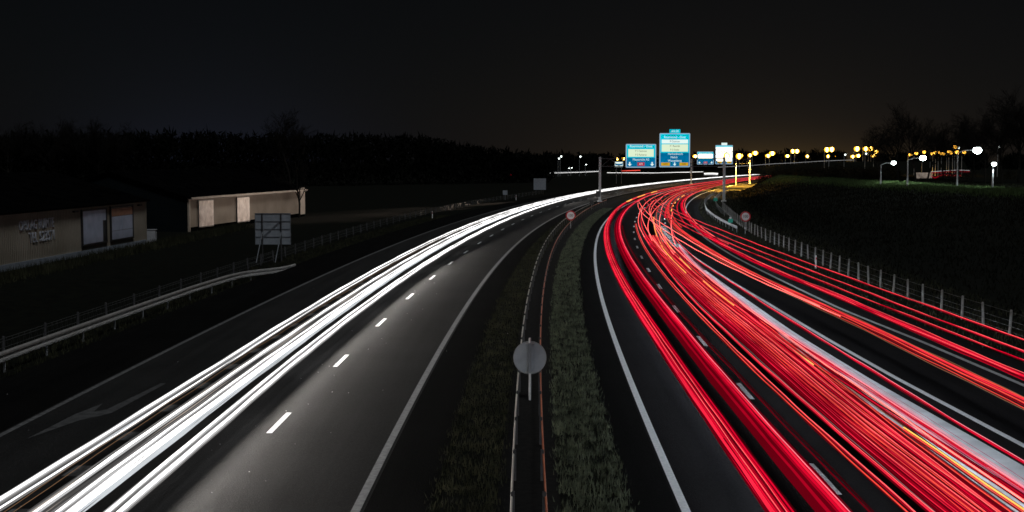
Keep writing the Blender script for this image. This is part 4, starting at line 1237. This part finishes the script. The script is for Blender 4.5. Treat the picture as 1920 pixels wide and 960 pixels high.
trail('taillight_trail', 'merged red ribbon of the second lane far beyond the bend', [(262, 8.55), (290, 8.5), (400, 8.6), (610, 8.7)], .8, [(-.6, 0, .16, .06, 'red_deep'), (-.1, .02, .12, .06, 'red_core'), (.5, 0, .16, .06, 'red_deep'), (.9, 0, .1, .05, 'red_bright')], GR)


# --- trails on the far roads
def far_trail(label, pts, strands, group):
    mats = []; mb = MB()
    P = [Vector(p) for p in pts]
    fine = []
    for a, b in zip(P, P[1:]):
        k = max(2, int((b - a).length / 6))
        for j in range(k): fine.append(a.lerp(b, j / k))
    fine.append(P[-1])
    for do, dz, wd, th, mt in strands:
        if mt not in mats: mats.append(mt)
        path = [p + Vector((0, 0, dz + .07 * math.sin(i * .7 + do))) for i, p in enumerate(fine)]
        prof = [(-wd / 2, 0), (0, -th / 2), (wd / 2, 0), (0, th / 2)]
        v, f = sweep(prof, path); mb.add(v, f, mats.index(mt))
    o = mb.build('headlight_trail' if 'white' in label else 'taillight_trail', [M[t] for t in mats])
    return props(o, label, 'light trail', group)


GF = 'light trails on the far cross road'
fp = lambda px, Y, z: ((px - 960) / 2500.0 * Y, Y, z)
far_trail('far bluish white trail crossing the dark fields left of the gantry pole', [fp(1010, 664, 1.0), fp(1050, 669, 1.1), fp(1085, 674, 1.35), fp(1125, 682, 1.9)], [(0, 0, .2, .11, 'white_hot'), (0, .4, .2, .05, 'white_cool')], GF)
far_trail('far short red trail at the left end of the cross road', [fp(956, 655, .2), fp(985, 658, .45), fp(1012, 664, .85)], [(0, 0, .3, .3, 'red_mid')], GF)
far_trail('far wavy white trail passing under the blue signs', [fp(1138, 690, 1.05), fp(1180, 697, .85), fp(1225, 703, .8), fp(1270, 712, 1.1), fp(1318, 722, 1.25)], [(0, 0, .2, .16, 'white_hot')], GF)
far_trail('far short orange red trail under the left blue sign', [fp(1164, 700, 1.9), fp(1200, 705, 2.1)], [(0, 0, .3, .35, 'red_orange')], GF)
far_trail('far bright white blob of headlights right of the nearer gantry', [fp(1320, 640, 1.1), fp(1333, 642, 1.1), fp(1345, 644, 1.0)], [(0, 0, .5, .5, 'white_hot'), (0, -.55, .4, .3, 'white_soft')], GF)
far_trail('far thin white trail climbing the ramp behind the orange lamps', [fp(1345, 700, 3.8), fp(1405, 710, 4.6), fp(1450, 720, 5.6), fp(1490, 728, 6.2), fp(1540, 735, 7.0), fp(1600, 742, 7.6)], [(0, 0, .2, .10, 'white_soft')], GF)
# ramp that carries the climbing trail
rm = MB()
rp = [fp(1330, 700, 0), fp(1405, 712, 3.6), fp(1450, 722, 4.7), fp(1490, 730, 5.3), fp(1540, 737, 6.1), fp(1600, 744, 6.7), fp(1800, 760, 6.9)]
v = []; f = []
for i, (x, y, z) in enumerate(rp):
    v += [(x, y - 6 - z * 1.5, -.1), (x, y - 5, z), (x, y + 6, z), (x, y + 7 + z * 1.5, -.1)]
    if i:
        for k in range(3): f.append((4 * i - 4 + k, 4 * i + k, 4 * i + k + 1, 4 * i - 3 + k))
rm.add(v, f); props(rm.build('ramp', M['ground']), kind='structure')
# lit traffic on the raised side road behind the trees
far_trail('broken white trail behind the bare trees on the embankment', [fp(1744, 272, 5.2), fp(1780, 274, 5.4), fp(1800, 275, 5.5), fp(1816, 276, 5.5)], [(0, 0, .2, .07, 'white_soft'), (0, -.22, .2, .06, 'red_mid'), (0, -.42, .2, .05, 'red_dark')], 'light trails behind the bare trees')
far_trail('red trail low between the trunks on the embankment', [fp(1744, 272, 4.4), fp(1752, 272, 3.9), fp(1765, 273, 4.6), fp(1800, 274, 4.5)], [(0, 0, .2, .08, 'red_mid'), (0, -.18, .2, .06, 'red_dark')], 'light trails behind the bare trees')
root = empty('glowing_block', (fp(1733, 280, 0)[0], 280, float(terrain(86, 280))), 0, 'small pale glowing kiosk between the bare tree trunks on the embankment', 'block')  # block added for a whitish blob of light behind the trees
mb = MB(); mb.box(-1.5, 1.5, 0, 2, 0, 1.3, bev=.04); mb.build('wall', M['wall_glow'], root)
mb = MB(); mb.box(-1.8, 1.8, -.3, 2.3, 1.3, 1.45, bev=.03); mb.build('roof', M['roof'], root)


# ------------------------------------------------------------------ headlights that light the road
def sweep_light(s0, s1, o, z, side, energy, col, tilt=-.30, spread=150):
    """the stretch of road lit by the headlights whose trail runs here"""
    a_, b_ = at(s0, o, z), at(s1, o, z)
    li = bpy.data.lights.new('headlight_and_fill_beam', 'AREA'); li.shape = 'RECTANGLE'; li.size = (b_ - a_).length; li.size_y = .12
    li.energy = energy * (b_ - a_).length; li.color = col; li.spread = math.radians(spread)
    ob = bpy.data.objects.new('headlight_and_fill_beam', li); COL.objects.link(ob)
    m_ = (a_ + b_) / 2; ob.location = m_
    t_ = (b_ - a_).normalized(); nrm = (Vector((t_.y, -t_.x, 0)) * side + Vector((0, 0, tilt))).normalized()
    y_ = nrm.cross(t_)
    ob.rotation_euler = Matrix((t_, (-nrm).cross(t_), -nrm)).transposed().to_euler()


s = 4.
while s < 600:
    e = s + (16 if s < 200 else 40)
    sweep_light(s, e, -7.72, .74, 1, 19.0 + 8.0 * min(1, max(0, (s - 40) / 60.0)), (1, .94, .88)); s = e
# unseen spots added to brighten the front of the warm shed
for s, P_, tg in ((205, 15000, (-32.4, 153, 2.2)), (235, 26000, (-30.6, 165, 2.4)), (268, 34000, (-28.9, 176, 2.5))):
    p_ = at(s, -10.6, 2.7)
    li = bpy.data.lights.new('headlight_and_fill_beam', 'SPOT'); li.energy = P_; li.color = (1, .78, .62)
    li.spot_size = math.radians(11.5); li.spot_blend = 1.0; li.shadow_soft_size = .15
    ob = bpy.data.objects.new('headlight_and_fill_beam', li); COL.objects.link(ob)
    ob.location = p_; ob.rotation_euler = (Vector(tg) - p_).to_track_quat('-Z', 'Y').to_euler()
s = -4.
while s < 330:
    e = s + (16 if s < 120 else 30)
    sweep_light(s, e, 5.6, .60, -1, 5.6, (.80, .90, 1.0))
    sweep_light(s, e, 8.4, .60, -1, 3.4, (.84, .92, 1.0))
    sweep_light(s, e, 9.3, .62, 1, 21.0, (.80, .90, 1.0))
    sweep_light(s, e, 14.9, .60, 1, 2.5, (.80, .90, 1.0))
    s = e
# light of the orange lamps, with added spots where no lamp stands
for x, y, z, p in ((55.0, 343, 7.0, 38000), (66.8, 393, 7.0, 42000), (79.5, 421, 8.2, 42000), (44.5, 292, 9.0, 4500), (112, 520, 11, 40000), (140, 575, 12, 60000), (168, 620, 12, 60000)):
    li = bpy.data.lights.new('street_lamp_and_fill', 'SPOT'); li.spot_size = math.radians(164); li.spot_blend = .3; li.energy = p * 1.8; li.color = (1, .50, .06); li.shadow_soft_size = .6
    ob = bpy.data.objects.new('street_lamp_and_fill', li); COL.objects.link(ob); ob.location = (x, y, z)
